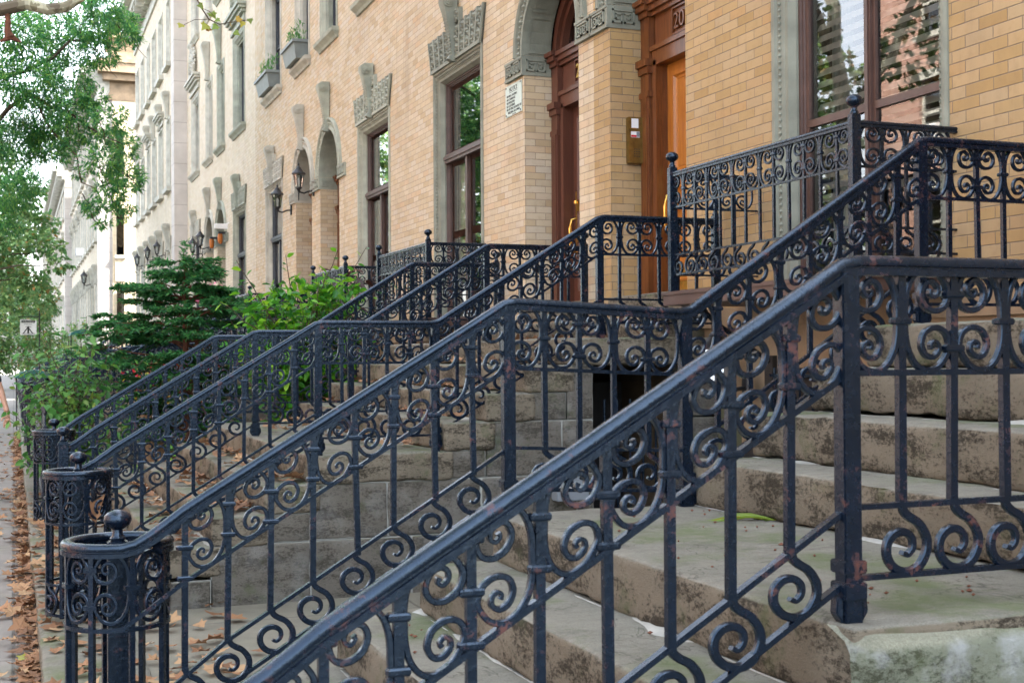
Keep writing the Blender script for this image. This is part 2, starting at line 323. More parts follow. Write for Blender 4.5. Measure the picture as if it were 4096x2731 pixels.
def catmull(pts, n=6):
    P = [Vector((*p, 0)) for p in pts]; P = [P[0]*2-P[1]]+P+[P[-1]*2-P[-2]]; out = []
    for i in range(1, len(P)-2):
        for k in range(n):
            t = k/n; a, b, c, d = P[i-1:i+3]
            out.append(.5*((2*b)+(c-a)*t+(2*a-5*b+4*c-d)*t*t+(3*b-a-3*c+d)*t*t*t))
    out.append(P[-2]); return [(p.x, p.y) for p in out]
def planar(mb, pts, th, dep, bend=None):
    """wrought bar following a planar curve (x,z); th = list of thickness; dep = half depth along y"""
    n = len(pts); rings = []
    for i, (x, z) in enumerate(pts):
        a = pts[max(i-1, 0)]; b = pts[min(i+1, n-1)]; tx, tz = b[0]-a[0], b[1]-a[1]; l = math.hypot(tx, tz) or 1; nx, nz = -tz/l, tx/l
        t = th[i]/2; c = min(t, dep)*.35; R = []
        for u, y in ((t, -dep+c), (t, dep-c), (t-c, dep), (-t+c, dep), (-t, dep-c), (-t, -dep+c), (-t+c, -dep), (t-c, -dep)):
            p = (x+nx*u, y, z+nz*u); R.append(bend(p) if bend else p)
        rings.append(R)
    mb.loft(rings)
# ------------------------------------------------------------------ ironwork
BW = .151
CT = [(.075, 0), (.08, .24), (.14, .50), (.29, .72), (.50, .80), (.73, .72), (.89, .50), (.91, .36), (.83, .20), (.65, .13), (.46, .20), (.38, .38), (.45, .55), (.59, .595), (.70, .51), (.70, .40), (.62, .345), (.555, .40), (.58, .46)]
def ccurve(flip, shear):
    top = catmull(CT, 5); bot = [(x, -y) for x, y in top]
    pts = bot[::-1][:-1]+top
    k = len(pts); out = []
    for x, y in pts:
        xx = 1-x if flip else x; out.append(((xx)*BW, (y+shear*(xx-.5))*BW*1.0))
    th = [.0135*(.55+.45*min(1, min(i, k-1-i)/(k*.16)))+ (.004 if min(i, k-1-i) < 3 else 0) for i in range(k)]
    return out, th
def cmesh(flip, shear, bend=None):
    mb = MB(); p, th = ccurve(flip, shear); planar(mb, p, th, .0085, bend); return mb
SCP = [(.0, .02), (.02, -.10), (.13, -.20), (.31, -.31), (.45, -.52), (.455, -.74), (.33, -.96), (.11, -1.06), (-.14, -1.0), (-.29, -.82), (-.29, -.60), (-.15, -.45), (.03, -.43), (.17, -.53), (.18, -.69), (.08, -.79), (-.02, -.75)]
def smesh(bend=None, flip=1):
    mb = MB(); p = [(x*BW*flip, z*BW) for x, z in catmull(SCP, 4)]; k = len(p); planar(mb, p, [.021*(.5+.5*min(1, (k-1-i)/(k*.3))) for i in range(k)], .009, bend); return mb
def barmesh(kind, ln=.56):
    mb = MB(); mb.box(-.0105, .0105, -.009, .009, -ln, 0)
    mid = -.124
    for z in {'back': (mid,), 'scroll': (mid+.43*BW, mid-.43*BW), 'slope_scroll': (mid+.72*BW, mid, mid-.72*BW), 'slope_back': (mid+.36*BW, mid-.36*BW), 'plain': ()}[kind]:
        wd = .023 if kind.endswith('back') else .027
        mb.loft([[(x*q, y*q, z+dz) for x, y in ((-wd, -.0135), (wd, -.0135), (wd+.004, 0), (wd, .0135), (-wd, .0135), (-wd-.004, 0))] for q, dz in ((.86, -.0085), (1, -.004), (1, .004), (.86, .0085))])
    return mb
IR = 'black iron paint'
SL, SU = .605, .626
PM = {}
for k in ('back', 'scroll', 'slope_scroll', 'slope_back', 'plain'): PM['bar_'+k] = proto('baluster', barmesh(k), IR, False)
for fl in (0, 1):
    for nm, sh in (('lev', 0), ('low', SL*.4), ('upp', SU*.4)): PM['c_%s%d' % (nm, fl)] = proto('frieze_scroll', cmesh(fl, sh), IR)
PM['s'] = proto('foot_scroll', smesh(), IR)
HPROF = [(-.021, -.024), (-.024, -.014), (-.018, -.004), (-.008, 0), (.008, 0), (.018, -.004), (.024, -.014), (.021, -.024), (.015, -.026), (.015, -.030), (.023, -.032), (.023, -.047), (-.023, -.047), (-.023, -.032), (-.015, -.030), (-.015, -.026)]
D_MID, D_LOW, D_BOT, D_FR = .273, .582, .745, .148
def barpath(mb, path, wd=.020, ht=.015, upv=(0, 0, 1)):
    mb.sweep(path, [(-wd/2, -ht/2), (wd/2, -ht/2), (wd/2, ht/2), (-wd/2, ht/2)], upv=upv)
def panel(root, ax, x0, n, ztop, kind, first, other, skipfirst=True, fsc=1.0, endbar=False, low=D_LOW):
    """n bays from x0 along axis ax ('x' or 'y'); other = the fixed coordinate; ztop(x) = rail height"""
    rz = 0 if ax == 'x' else math.pi/2
    def L(x, z): return (x, other, z) if ax == 'x' else (other, x, z)
    fl = first
    for i in range(n):
        a = x0+BW*i; c = a+BW/2; zc = ztop(c)-D_FR
        inst('frieze_scroll', PM['c_%s%d' % (kind, fl)], root, L(a, zc), rz, (1, 1, fsc))
        if i or not skipfirst:
            back = (fl == 0)
            nm = ('bar_back' if back else 'bar_scroll') if kind == 'lev' else ('bar_slope_back' if back else 'bar_slope_scroll')
            inst('baluster', PM[nm], root, L(a, ztop(a)-.03), rz, (1, 1, (low-.03)/.56))
            inst('foot_scroll', PM['s'], root, L(a, ztop(a)-low), rz, (1, 1, .95 if kind == 'upp' else 1))
        fl = 1-fl
    return fl
def post(mb, x, y, z0, z1, w=.024, foot=True):
    mb.box(x-w, x+w, y-w*.9, y+w*.9, z0, z1)
    if foot:
        mb.box(x-w-.007, x+w+.007, y-w-.006, y+w+.006, z0+.075, z0+.115); mb.box(x-w-.007, x+w+.007, y-w-.006, y+w+.006, z0+.135, z0+.165)
        for sx in (-1, 1): mb.loft([[(x+sx*(w+.001), y-.016, z0+.02), (x+sx*(w+.001), y+.016, z0+.02), (x+sx*(w+.001), y+.016, z0+.08), (x+sx*(w+.001), y-.016, z0+.08)], [(x+sx*(w+.020), y-.014, z0+.045), (x+sx*(w+.020), y+.014, z0+.045), (x+sx*(w+.016), y+.014, z0+.085), (x+sx*(w+.016), y-.014, z0+.085)]])
BALL = [(.0, .0), (.026, .0), (.030, .012), (.024, .018), (.020, .03), (.019, .045), (.030, .052), (.047, .064), (.054, .082), (.050, .1), (.036, .113), (.016, .121), (0, .123)]
def railing(y, label, ring=None, A=1.795, B=2.572, C=3.757, D=4.667, zL=1.731, zT=2.468, lz=.89, tz=1.63, sag=0, group='stoop railings', low_end=0, endpost=True):
    root = thing('stoop_railing', label, 'railing', (A, y, 0), group)
    nx = .35
    def zlow(x): return zL-SL*(A-x)
    def zup(x): return zL-sag+(x-B)*(zT-zL+sag)/(C-B)
    def zlan(x): return zL-sag*(x-A)/(B-A)
    zt = lambda x: zT
    zr = zlow(.44)-.052                                       # top of the newel ring
    def offs(d):                                            # the line of a rail d below the handrail
        P = [(D+.02, y, zT-d), (C, y, zT-d), (B, y, zL-sag-d), (A, y, zL-d)]
        return P
    xe = .56
    def tail(d):
        out = [(A, y, zL-d)]; x = A
        for k in range(1, 9): x = A+(xe-A)*k/8; out.append((x, y, zlow(x)-d))
        for xx, k in ((.50, .10), (.44, .3), (.39, .62)): out.append((xx, y, zlow(xx)-d+(zr+.0-(zlow(xx)))*k*.9))
        return out
    hr = MB(); path = [(D+.02, y, zT), (C+.03, y, zT), (C-.02, y, zT-.012)]
    path += [(C+(B-C)*t, y, zup(C+(B-C)*t)) for t in (.1, .3, .5, .7, .9)]+[(B+.02, y, zL-sag+.010), (B-.03, y, zL-sag), (A+.03, y, zL), (A-.02, y, zL-.010)]
    path += tail(0)[1:]
    rr = .175
    if ring:
        cy = y+ring*rr
        for k in range(0, 22):
            a = -math.pi/2*ring-ring*2*math.pi*k/24 if ring > 0 else math.pi/2+2*math.pi*k/24
            path.append((nx+rr*math.cos(a), cy+rr*math.sin(a), zr))
    else: path = [p for p in path if p[0] > nx+.03]; cy = y
    hr.sweep(path, HPROF); hro = hr.build('handrail', IR, root, True, 0, 50)
    for nm, d, wd, ht in (('mid_rail', D_MID, .021, .014), ('lower_rail', D_LOW, .022, .013), ('bottom_rail', D_BOT, .022, .013)):
        mb = MB(); P = offs(d)+tail(d)[1:]
        if not ring: P = [p for p in P if p[0] > nx+.03]
        if ring:
            zz = {D_MID: zr-.30, D_LOW: zr-.645, D_BOT: max(zr-.815, .02)}[d]
            if d == D_MID: P = [p for p in P if p[0] > .48]
            else: P = [p for p in P if p[0] > .56]
            for k in range(0, 25):
                a = -math.pi/2-2*math.pi*k/24 if ring > 0 else math.pi/2+2*math.pi*k/24
                P.append((nx+rr*math.cos(a), cy+rr*math.sin(a), zz))
        barpath(mb, P, wd, ht); mb.build(nm, IR, root, True, 0, 40)
    fl = panel(root, 'x', A, 5, zlan, 'lev', 1, y)
    panel(root, 'x', B, 8, zup, 'upp', 1, y)
    panel(root, 'x', C+.003, 6, zt, 'lev', 1, y)
    fl = 0
    nb = 8 if ring else 9
    for i in range(nb):                                        # lower flight, downwards from the landing post
        b = A-BW*1.017*(i+1); c = b+BW/2
        inst('frieze_scroll', PM['c_low%d' % fl], root, (b, y, zlow(c)-D_FR))
        if i < nb: 
            inst('baluster', PM['bar_slope_back' if fl == 0 else 'bar_slope_scroll'], root, (b, y, zlow(b)-.03)); inst('foot_scroll', PM['s'], root, (b, y, zlow(b)-D_LOW), 0, (1, 1, .94))
        fl = 1-fl
    for px, z0, z1 in ((A, lz, zL-.03), (B, lz, zL-sag-.03), (C, tz, zT-.03)):
        mb = MB(); post(mb, px, y, z0-.02, z1); mb.build('post', IR, root, False, .003)
    if endpost:
        mb = MB(); post(mb, D, y, tz, zT+.02, .028, False); o = mb.build('post', IR, root, False, .003)
        mb = MB(); mb.lathe((D, y, zT+.02), [(r*.85, z*.85) for r, z in BALL], 16); mb.build('finial', IR, o, True, 0, 60)
    # newel
    nz = zr-.012 if ring else zlow(nx)+.03-low_end
    mb = MB(); post(mb, nx, cy, -.02, nz, .036, False)
    if not ring: mb.box(nx-.04, nx+.04, cy-.04, cy+.04, nz-.12, nz-.105); mb.box(nx-.04, nx+.04, cy-.04, cy+.04, nz-.03, nz-.012)
    nw = mb.build('newel', IR, root, False, .004)
    mb = MB(); mb.lathe((nx, cy, nz), [(r*.92, z*.92) for r, z in BALL], 20)
    if not low_end: mb.build('finial', IR, nw, True, 0, 60)
    if ring:
        nbk = 8
        for k in range(nbk):
            a0 = 2*math.pi*k/nbk+.2; a1 = 2*math.pi/nbk
            def bend(p, a0=a0):
                t = a0+(p[0]/BW)*a1; r = rr+p[1]; return (nx+r*math.cos(t), cy+r*math.sin(t), p[2]+zr-.155)
            if not (k == nbk-1 and False):
                mb = cmesh(k % 2, 0, bend); mb.build('frieze_scroll', IR, root, True)
            mb = MB(); ca, sa = math.cos(a0), math.sin(a0); bx, by = nx+rr*ca, cy+rr*sa
            for z0, z1, wd in ((max(zr-.83, 0.01), zr-.02, .0095),):
                mb.loft([[(bx+ca*u-sa*v, by+sa*u+ca*v, z) for u, v in ((-wd, -wd), (wd, -wd), (wd, wd), (-wd, wd))] for z in (z0, z1)])
            for z in ((zr-.155,) if k % 2 == 0 else (zr-.09, zr-.22)):
                mb.loft([[(bx+ca*u-sa*v, by+sa*u+ca*v, z+dz) for u, v in ((-.015, -.026), (.015, -.026), (.015, .026), (-.015, .026))] for dz in (-.008, .008)])
            mb.build('baluster', IR, root)
            def bend2(p, a0=a0):
                t = a0+((p[0]+.04)/BW)*a1; r = rr+p[1]; return (nx+r*math.cos(t), cy+r*math.sin(t), p[2]+zr-.648)
            mb = smesh(bend2); mb.build('foot_scroll', IR, root, True)
    return root
RGRP = None
r1 = railing(2.529, 'nearest black iron stoop railing, its top rail running out of the right edge', None, lz=.885, zL=1.731, zT=2.468, group=RGRP, low_end=.1)
r2 = railing(4.732, 'black iron railing with the nearest scrolled newel basket, far side of the nearest stoop', 1, lz=.88, sag=.035, group=RGRP)
r3 = railing(8.12, 'black iron railing with the second nearest newel basket, above the stone block side wall', -1, zL=1.742, lz=.905, zT=2.475, group=RGRP)
r4 = railing(10.406, 'black iron middle railing of the double stoop, with a plain ball newel', None, lz=.89, group=RGRP)
r5 = railing(12.62, 'black iron railing on the far edge of the double stoop, beside the leafy shrubs', 1, lz=.89, group=RGRP)
r5.location.z += 0
# ------------------------------------------------------------------ ground
def sheet(name, mat, x0, x1, y0, y1, z):
    mb = MB(); mb.box(x0, x1, y0, y1, z-.3, z); return tag(mb.build(name, mat), kind='structure')
sheet('ground', 'asphalt', -300, 300, -200, 500, -.30)
sheet('road', 'asphalt', -11.0, -3.15, -60, 300, -.24)
def kerb(name, x0, x1):
    mb = MB(); mb.box(x0, x1, -60, 300, -.4, -.10); tag(mb.build(name, 'limestone', None, False, .015), kind='structure')
kerb('kerb', -3.15, -3.0); kerb('kerb', -11.15, -11.0)
sheet('pavement', 'sidewalk concrete', -3.0, .14, -60, 300, -.105)
sheet('far_pavement', 'sidewalk concrete', -15, -11.15, -60, 300, -.105)
sheet('forecourt_paving', 'forecourt flags', .30, 4.9, -20, 300, -.012)
mb = MB()                                              # raised stone coping along the pavement
yy = -6.0; q = 0
while yy < 60:
    ln = [2.1, 1.7, 2.4, 1.9][q % 4]
    stone_block(mb, .125+.006*math.sin(q*2.1), .62, yy+.006, yy+ln-.006, -.16, .0+.004*math.sin(q*3.3), .03, .008, .12, q*3.1); yy += ln; q += 1
tag(mb.build('stone_coping', 'step stone', None, True, 0, 60), kind='structure')
# ------------------------------------------------------------------ stoops
XR = [.52, .82, 1.124, 1.44, 1.74, 2.62, 2.91, 3.20, 3.49]
ZR = [.178, .356, .534, .712, .89, 1.075, 1.26, 1.445, 1.63]
def stoop(y0, y1, label, splits, mat_side, seed, detail=True, opening=None, dx=0):
    t = thing('stoop', label, 'stoop', (1.5, (y0+y1)/2, 0), 'stone stoops')
    res = .07 if detail else .35
    ys = [y0]+splits+[y1]
    for i, (x, z) in enumerate(zip(XR, ZR)):
        xe = (XR[i+1]+.06) if i < 8 else 4.72
        mb = MB()
        for k in range(len(ys)-1): stone_block(mb, x+dx, xe, ys[k]+.002, ys[k+1]-.002, z-.182, z, .024 if detail else .01, .015 if detail else 0, res*.75, seed+i*2.3+k*7.7)
        mb.build('step', 'step stone', t, True, 0, 60)
    mb = MB(); stone_block(mb, 4.36, 4.75, y0+.3, y1-.3, 1.60, 1.80, .02, .006, res*2, seed+50); mb.build('step', 'step stone', t, True, 0, 60)
    mb = MB()                                           # rough mortar bedding under each riser
    if detail:
        for i in range(1, 9):
            if i == 5: xx, zz = XR[5], ZR[4]
            else: xx, zz = XR[i], ZR[i-1]
            n = 60; rings = []
            for k in range(n+1):
                y = y0+.03+(y1-y0-.06)*k/n; s = max(0, noise.noise(Vector((y*2.6, i*3.1+seed, 0)))-.08)*1.7; h = -.004+.03*s; wv = .004+.05*s*(1+.5*noise.noise(Vector((y*8, i, 3))))
                rings.append([(xx+.01, y, zz-.004), (xx-wv, y, zz-.004), (xx-wv*.55, y, zz+h*.35), (xx+.01, y, zz+h)])
            mb.loft(rings, True, True)
        mb.build('mortar_line', 'mortar', t, True)
    # side walls (near and far), built of courses that follow the steps
    for side, yf in (('near', y0+.02), ('far', y1-.02)):
        mb = MB(); rnd = random.Random(seed+(0 if side == 'near' else 9))
        zc = [0-.05, .178, .534, .712, 1.075, 1.263, 1.448] if mat_side == 'ashlar stone' else [-.05, .356, .712, 1.448]
        zc = [-.05, .356, .71, 1.075, 1.448]
        for c in range(len(zc)-1):
            za, zb = zc[c], zc[c+1]
            xs = next((x for x, z in zip(XR, ZR) if z-.182 >= zb-.012), 3.5)
            x = xs; first = True
            # half course in front
            zm = (za+zb)/2; xm = next((x2 for x2, z in zip(XR, ZR) if z-.182 >= zm-.02), xs)
            yb = (yf+.25) if side == 'near' else (yf-.25)
            if xm < xs-.05: stone_block(mb, xm+.02, xs-.006, min(yf, yb), max(yf, yb), za+.005, zm-.004, .012, .007, res, seed+c*3.3)
            while x < 4.68:
                ln = min(rnd.uniform(.42, .85), 4.70-x); ln = ln if 4.70-x-ln > .15 else 4.70-x
                a, b = x+.006, x+ln-.006
                if opening and side == 'near' and za < opening[2] and b > opening[0] and a < opening[1]:
                    if a < opening[0]-.08: stone_block(mb, a, opening[0]-.0, min(yf, yb), max(yf, yb), za+.005, zb-.005, .014, .008, res, seed+x*5+c)
                    if b > opening[1]+.05: stone_block(mb, opening[1], b, min(yf, yb), max(yf, yb), za+.005, zb-.005, .014, .008, res, seed+x*5+c)
                else: stone_block(mb, a, b, min(yf, yb), max(yf, yb), za+.005, zb-.005, .014, .008, res, seed+x*5+c)
                x += ln
        mb.build('side_wall', mat_side, t, True, 0, 60)
        if detail:
            mb = MB()
            x1 = opening[0] if (opening and side == 'near') else 4.7
            yy = yf+.012 if side == 'near' else yf-.012
            for c in range(len(zc)-1):
                xs = next((x for x, z in zip(XR, ZR) if z-.182 >= zc[c+1]-.012), 3.5)
                zm = (zc[c]+zc[c+1])/2; xm = next((x for x, z in zip(XR, ZR) if z-.182 >= zm-.02), xs)
                if xm < xs: mb.box(xm+.03, xs+.01, min(yy, yy+.03*(1 if side == 'near' else -1)), max(yy, yy+.03*(1 if side == 'near' else -1)), zc[c]+.004, zm)
                mb.box(xs, x1 if zc[c] < 1.2 else 4.7, min(yy, yy+.03*(1 if side == 'near' else -1)), max(yy, yy+.03*(1 if side == 'near' else -1)), zc[c]+.004, zc[c+1])
            mb.build('joint_mortar', 'mortar', t)
    mb = MB(); xo = (opening[0]-.05) if opening else 4.68
    for i, (x, z) in enumerate(zip(XR, ZR)): mb.box(x+.08, xo if i == 8 or True else xo, y0+.32, y1-.32, -.05, z-.19) if x+.08 < xo else None
    mb.build('core', 'dark room', t)
    return t
stoop(2.44, 4.79, 'nearest stone stoop with mossy broken edges and whitish mortar lines', [], 'mossy concrete', 3)
OPN = (3.69, 4.42, 1.20)
st2 = stoop(8.07, 12.72, 'double stone stoop littered with brown leaves, with a stone block side wall', [10.45], 'ashlar stone', 11, True, OPN)
# parged, mossy flank of the nearest stoop
t = [o for o in COL.objects if o.name.startswith('stoop') and o.get('label', '').startswith('nearest')][0]
mb = MB()
pts = [(XR[0], 0)]+[p for i in range(5) for p in ((XR[i], ZR[i]), (XR[i+1], ZR[i]))]
rings = []
nx_, nz_ = 70, 34
vs = []; fs = []
def topz(x): return .887+.006*noise.noise(Vector((x*5, 1, 1)))
for i in range(nx_+1):
    x = 1.735+(4.6-1.735)*i/nx_
    for k in range(nz_+1):
        zt_ = topz(x); z = -.05+(zt_+.05)*k/nz_; n1 = noise.noise(Vector((x*3, 0, z*3))); n2 = noise.noise(Vector((x*11, 2, z*11)))
        rd = max(0, (z-(zt_-.05))/.05); ed = max(0, 1-(x-1.735)/.06); vs.append((x+.02*n2*ed, 2.402-.022*n1-.012*n2+.07*rd*rd+.02*rd+.06*ed*ed, z-.012*n2*rd))
for i in range(nx_):
    for k in range(nz_): a = i*(nz_+1)+k; fs.append((a, a+nz_+1, a+nz_+2, a+1))
mb.add(vs, fs); mb.build('parged_flank', 'mossy concrete', t, True, 0, 80)
# small door under the double stoop
mb = MB(); mb.box(OPN[0]-.02, OPN[1]+.02, 9.2, 9.24, -.05, OPN[2]+.1); mb.build('under_stair_shade', 'black', st2)
mb = MB()
for k in range(7): mb.tube([(OPN[0]+.07+.1*k, 8.28, 0), (OPN[0]+.07+.1*k, 8.28, 1.2)], .008, 6)
mb.build('gate_bars', IR, st2)
# ------------------------------------------------------------------ houses
F = 4.75
FZ = lambda r: r+H0
TRB = {}
def frame_rings(mb, y0, y1, z0, z1, F, prof, m=0, sill=False):
    """mitred surround: prof = list of (inset, depth); runs up, across and down (and along the bottom with sill)"""
    rings = []
    for ins, dep in prof:
        q = [(F+dep, y0+ins, z0+(ins if sill else 0)), (F+dep, y0+ins, z1-ins), (F+dep, y1-ins, z1-ins), (F+dep, y1-ins, z0+(ins if sill else 0))]
        rings.append(q)
    vs = [p for r in rings for p in r]; fs = []
    for i in range(len(rings)-1):
        for k in range(4 if sill else 3): a = i*4+k; b = i*4+(k+1) % 4; fs.append((a, b, b+4, a+4))
    mb.add(vs, fs, m)
def wall(mb, F, t0, t1, z0, z1, ops, depth=.3, yf=None):
    """front of a facade with openings (a,b,za,zb,arched) in t; yf maps t to y"""
    T = sorted({t0, t1, *[o[0] for o in ops], *[o[1] for o in ops]}); Z = sorted({z0, z1, *[o[2] for o in ops], *[o[3] for o in ops]})
    for i in range(len(T)-1):
        for k in range(len(Z)-1):
            tc, zc = (T[i]+T[i+1])/2, (Z[k]+Z[k+1])/2
            if any(o[0] < tc < o[1] and o[2] < zc < o[3] for o in ops): continue
            a, b = yf(T[i]), yf(T[i+1]); mb.quad((F, a, Z[k]), (F, b, Z[k]), (F, b, Z[k+1]), (F, a, Z[k+1]))
    for o in ops:
        a, b = yf(o[0]), yf(o[1]); zs = o[3]
        if o[4]:
            R = abs(b-a)/2; c = (a+b)/2; zs = o[3]-R-.04; n = 20; sg = 1 if b > a else -1
            for k in range(n):
                p0, p1 = math.pi*k/n, math.pi*(k+1)/n
                ya, yb = c-sg*R*math.cos(p0), c-sg*R*math.cos(p1)
                mb.quad((F, ya, zs+R*math.sin(p0)), (F, yb, zs+R*math.sin(p1)), (F, yb, o[3]), (F, ya, o[3]))
        for y in (a, b): mb.quad((F, y, o[2]), (F+depth, y, o[2]), (F+depth, y, zs), (F, y, zs))
        if not o[4]: mb.quad((F, a, o[3]), (F+depth, a, o[3]), (F+depth, b, o[3]), (F, b, o[3]))
        mb.quad((F, a, o[2]), (F+depth, a, o[2]), (F+depth, b, o[2]), (F, b, o[2]))
def console(mb, F, y, zb, zt, w=.12, pr=.17):
    """carved scroll keystone: tapering S profile with a volute at the top"""
    H = zt-zb; rings = []
    for s, p, hw in ((0, .06, .55), (.03, .10, .60), (.07, .085, .58), (.10, .06, .55), (.3, .07, .62), (.55, .105, .76), (.75, .15, .9), (.88, .185, 1.0), (.95, .18, 1.0), (1.0, .12, 1.0)):
        z = zb+H*s; p = p*pr/.17; q = hw*w; rings.append([(F+.01, y-q, z), (F-p*.96, y-q, z), (F-p, y-q*.7, z), (F-p, y+q*.7, z), (F-p*.96, y+q, z), (F+.01, y+q, z)])
    mb.loft(rings)
    for sgn in (-1, 1):
        for r, o_ in ((.075, .010), (.052, .022), (.03, .034), (.012, .044)):
            rr = r*pr/.17; c = (F-.10*pr/.17, y+sgn*(w), zt-.085)
            ring = [(c[0]+rr*math.cos(2*math.pi*k/14), c[1]+sgn*o_, c[2]+rr*math.sin(2*math.pi*k/14)) for k in range(14)]; ring0 = [(p[0], c[1]-sgn*.01, p[2]) for p in ring]; mb.loft([ring0, ring])
    n = max(6, int(H/.045))
    for k in range(n):
        s = .12+.74*k/n; z = zb+H*s; p = (.06+.10*max(0, s-.25)**1.2*1.5)*pr/.17; mb.blob((F-p-.012, y-w*(.5+.45*s)*.72, z), .014, 1, 1, 1.1); mb.blob((F-p-.012, y+w*(.5+.45*s)*.72, z), .014, 1, 1, 1.1)
def hood(mb, F, y0, y1, z0, z1, ex=.09, detail=True):
    """splayed flat-arch panel with fluted, foliate strips"""
    c = (y0+y1)/2; hw = (y1-y0)/2
    def col(a, b, zt, d):                                  # a,b in -1..1
        def Y(s, z): return c+s*(hw+ex*(z-z0)/(z1-z0))
        mb.loft([[(F+.01, Y(a, z0), z0), (F-d, Y(a, z0), z0), (F-d, Y(b, z0), z0), (F+.01, Y(b, z0), z0)], [(F+.01, Y(a, zt), zt), (F-d, Y(a, zt), zt), (F-d, Y(b, zt), zt), (F+.01, Y(b, zt), zt)]])
    n = 10
    col(-1, 1, z1, .022); mb.mi = [1]*len(mb.mi)  # base plate takes the darker trim, shade painted behind the strips
    mb.box(F-.05, F+.01, y0, y1, z0-.01, z0+.03)
    for i in range(n+1):
        s = -1+2*i/n; zt = z1+.0
        col(max(-1, s-.025), min(1, s+.025), zt, .045)
        if i < n and detail:
            for k in range(9):
                z = z0+.05+(z1-z0-.08)*k/9; sc = s+1/n; y = c+sc*(hw+ex*(z-z0)/(z1-z0)); a = .020+.010*((k*7+i*3) % 3)
                mb.blob((F-.035, y+(.02 if k % 2 else -.02), z), a, .9, 1, 1.0)
                if i % 2: mb.blob((F-.035, y-(.02 if k % 2 else -.02), z+.015), .016)
    for sg in (-1, 1):                                       # raised shoulders beside the keystone
        a = c+sg*.07; b = c+sg*.21; mb.box(F-.05, F+.01, min(a, b), max(a, b), z1, z1+.15)
        if detail:
            for k in range(4): mb.blob((F-.055, (a+b)/2+(.02 if k % 2 else -.02), z1+.02+.035*k), .024)
def greek(mb, F, y0, y1, z0, z1, axis='y', m=0):
    """raised fret: two facing square spirals; drawn on the face x=F between y0..y1 (axis y) or on y=F between x0..x1"""
    L = y1-y0; Hh = z1-z0; t = min(Hh*.09, L*.05)
    def bar(a0, a1, b0, b1):
        u0, u1 = y0+L*a0, y0+L*a1; v0, v1 = z0+Hh*b0, z0+Hh*b1
        if axis == 'y': mb.box(F-.014, F+.005, u0, u1, v0, v1, m)
        else: mb.box(u0, u1, F-.014, F+.005, v0, v1, m)
    d = .055; e = .11
    bar(.10, .90, .82, .82+e); bar(.10, .10+d, .12, .93); bar(.90-d, .90, .12, .93); bar(.10, .46, .12, .12+e); bar(.54, .90, .12, .12+e)
    bar(.46-d, .46, .12, .66); bar(.54, .54+d, .12, .66); bar(.22, .46, .60, .60+e); bar(.54, .78, .60, .60+e); bar(.22, .22+d, .34, .66); bar(.78-d, .78, .34, .66); bar(.22, .34, .32, .32+e); bar(.66, .78, .32, .32+e)
def text(s, size, loc, parent, mat, name='lettering', ext=.002, align='LEFT', ydir=-1):
    cu = bpy.data.curves.new(name, 'FONT'); cu.body = s; cu.size = size; cu.extrude = ext; cu.align_x = align; o = bpy.data.objects.new(name, cu); COL.objects.link(o)
    bpy.context.view_layer.update(); me = bpy.data.meshes.new_from_object(o.evaluated_get(bpy.context.evaluated_depsgraph_get())); bpy.data.objects.remove(o)
    me.materials.clear(); me.materials.append(MT[mat]); me.name = name
    M = Matrix(((0, 0, -1, 0), (ydir, 0, 0, 0), (0, 1, 0, 0), (0, 0, 0, 1))); me.transform(M)
    ob = bpy.data.objects.new(name, me); COL.objects.link(ob); ob.parent = parent; ob.location = Vector(loc)-wloc(parent); return ob
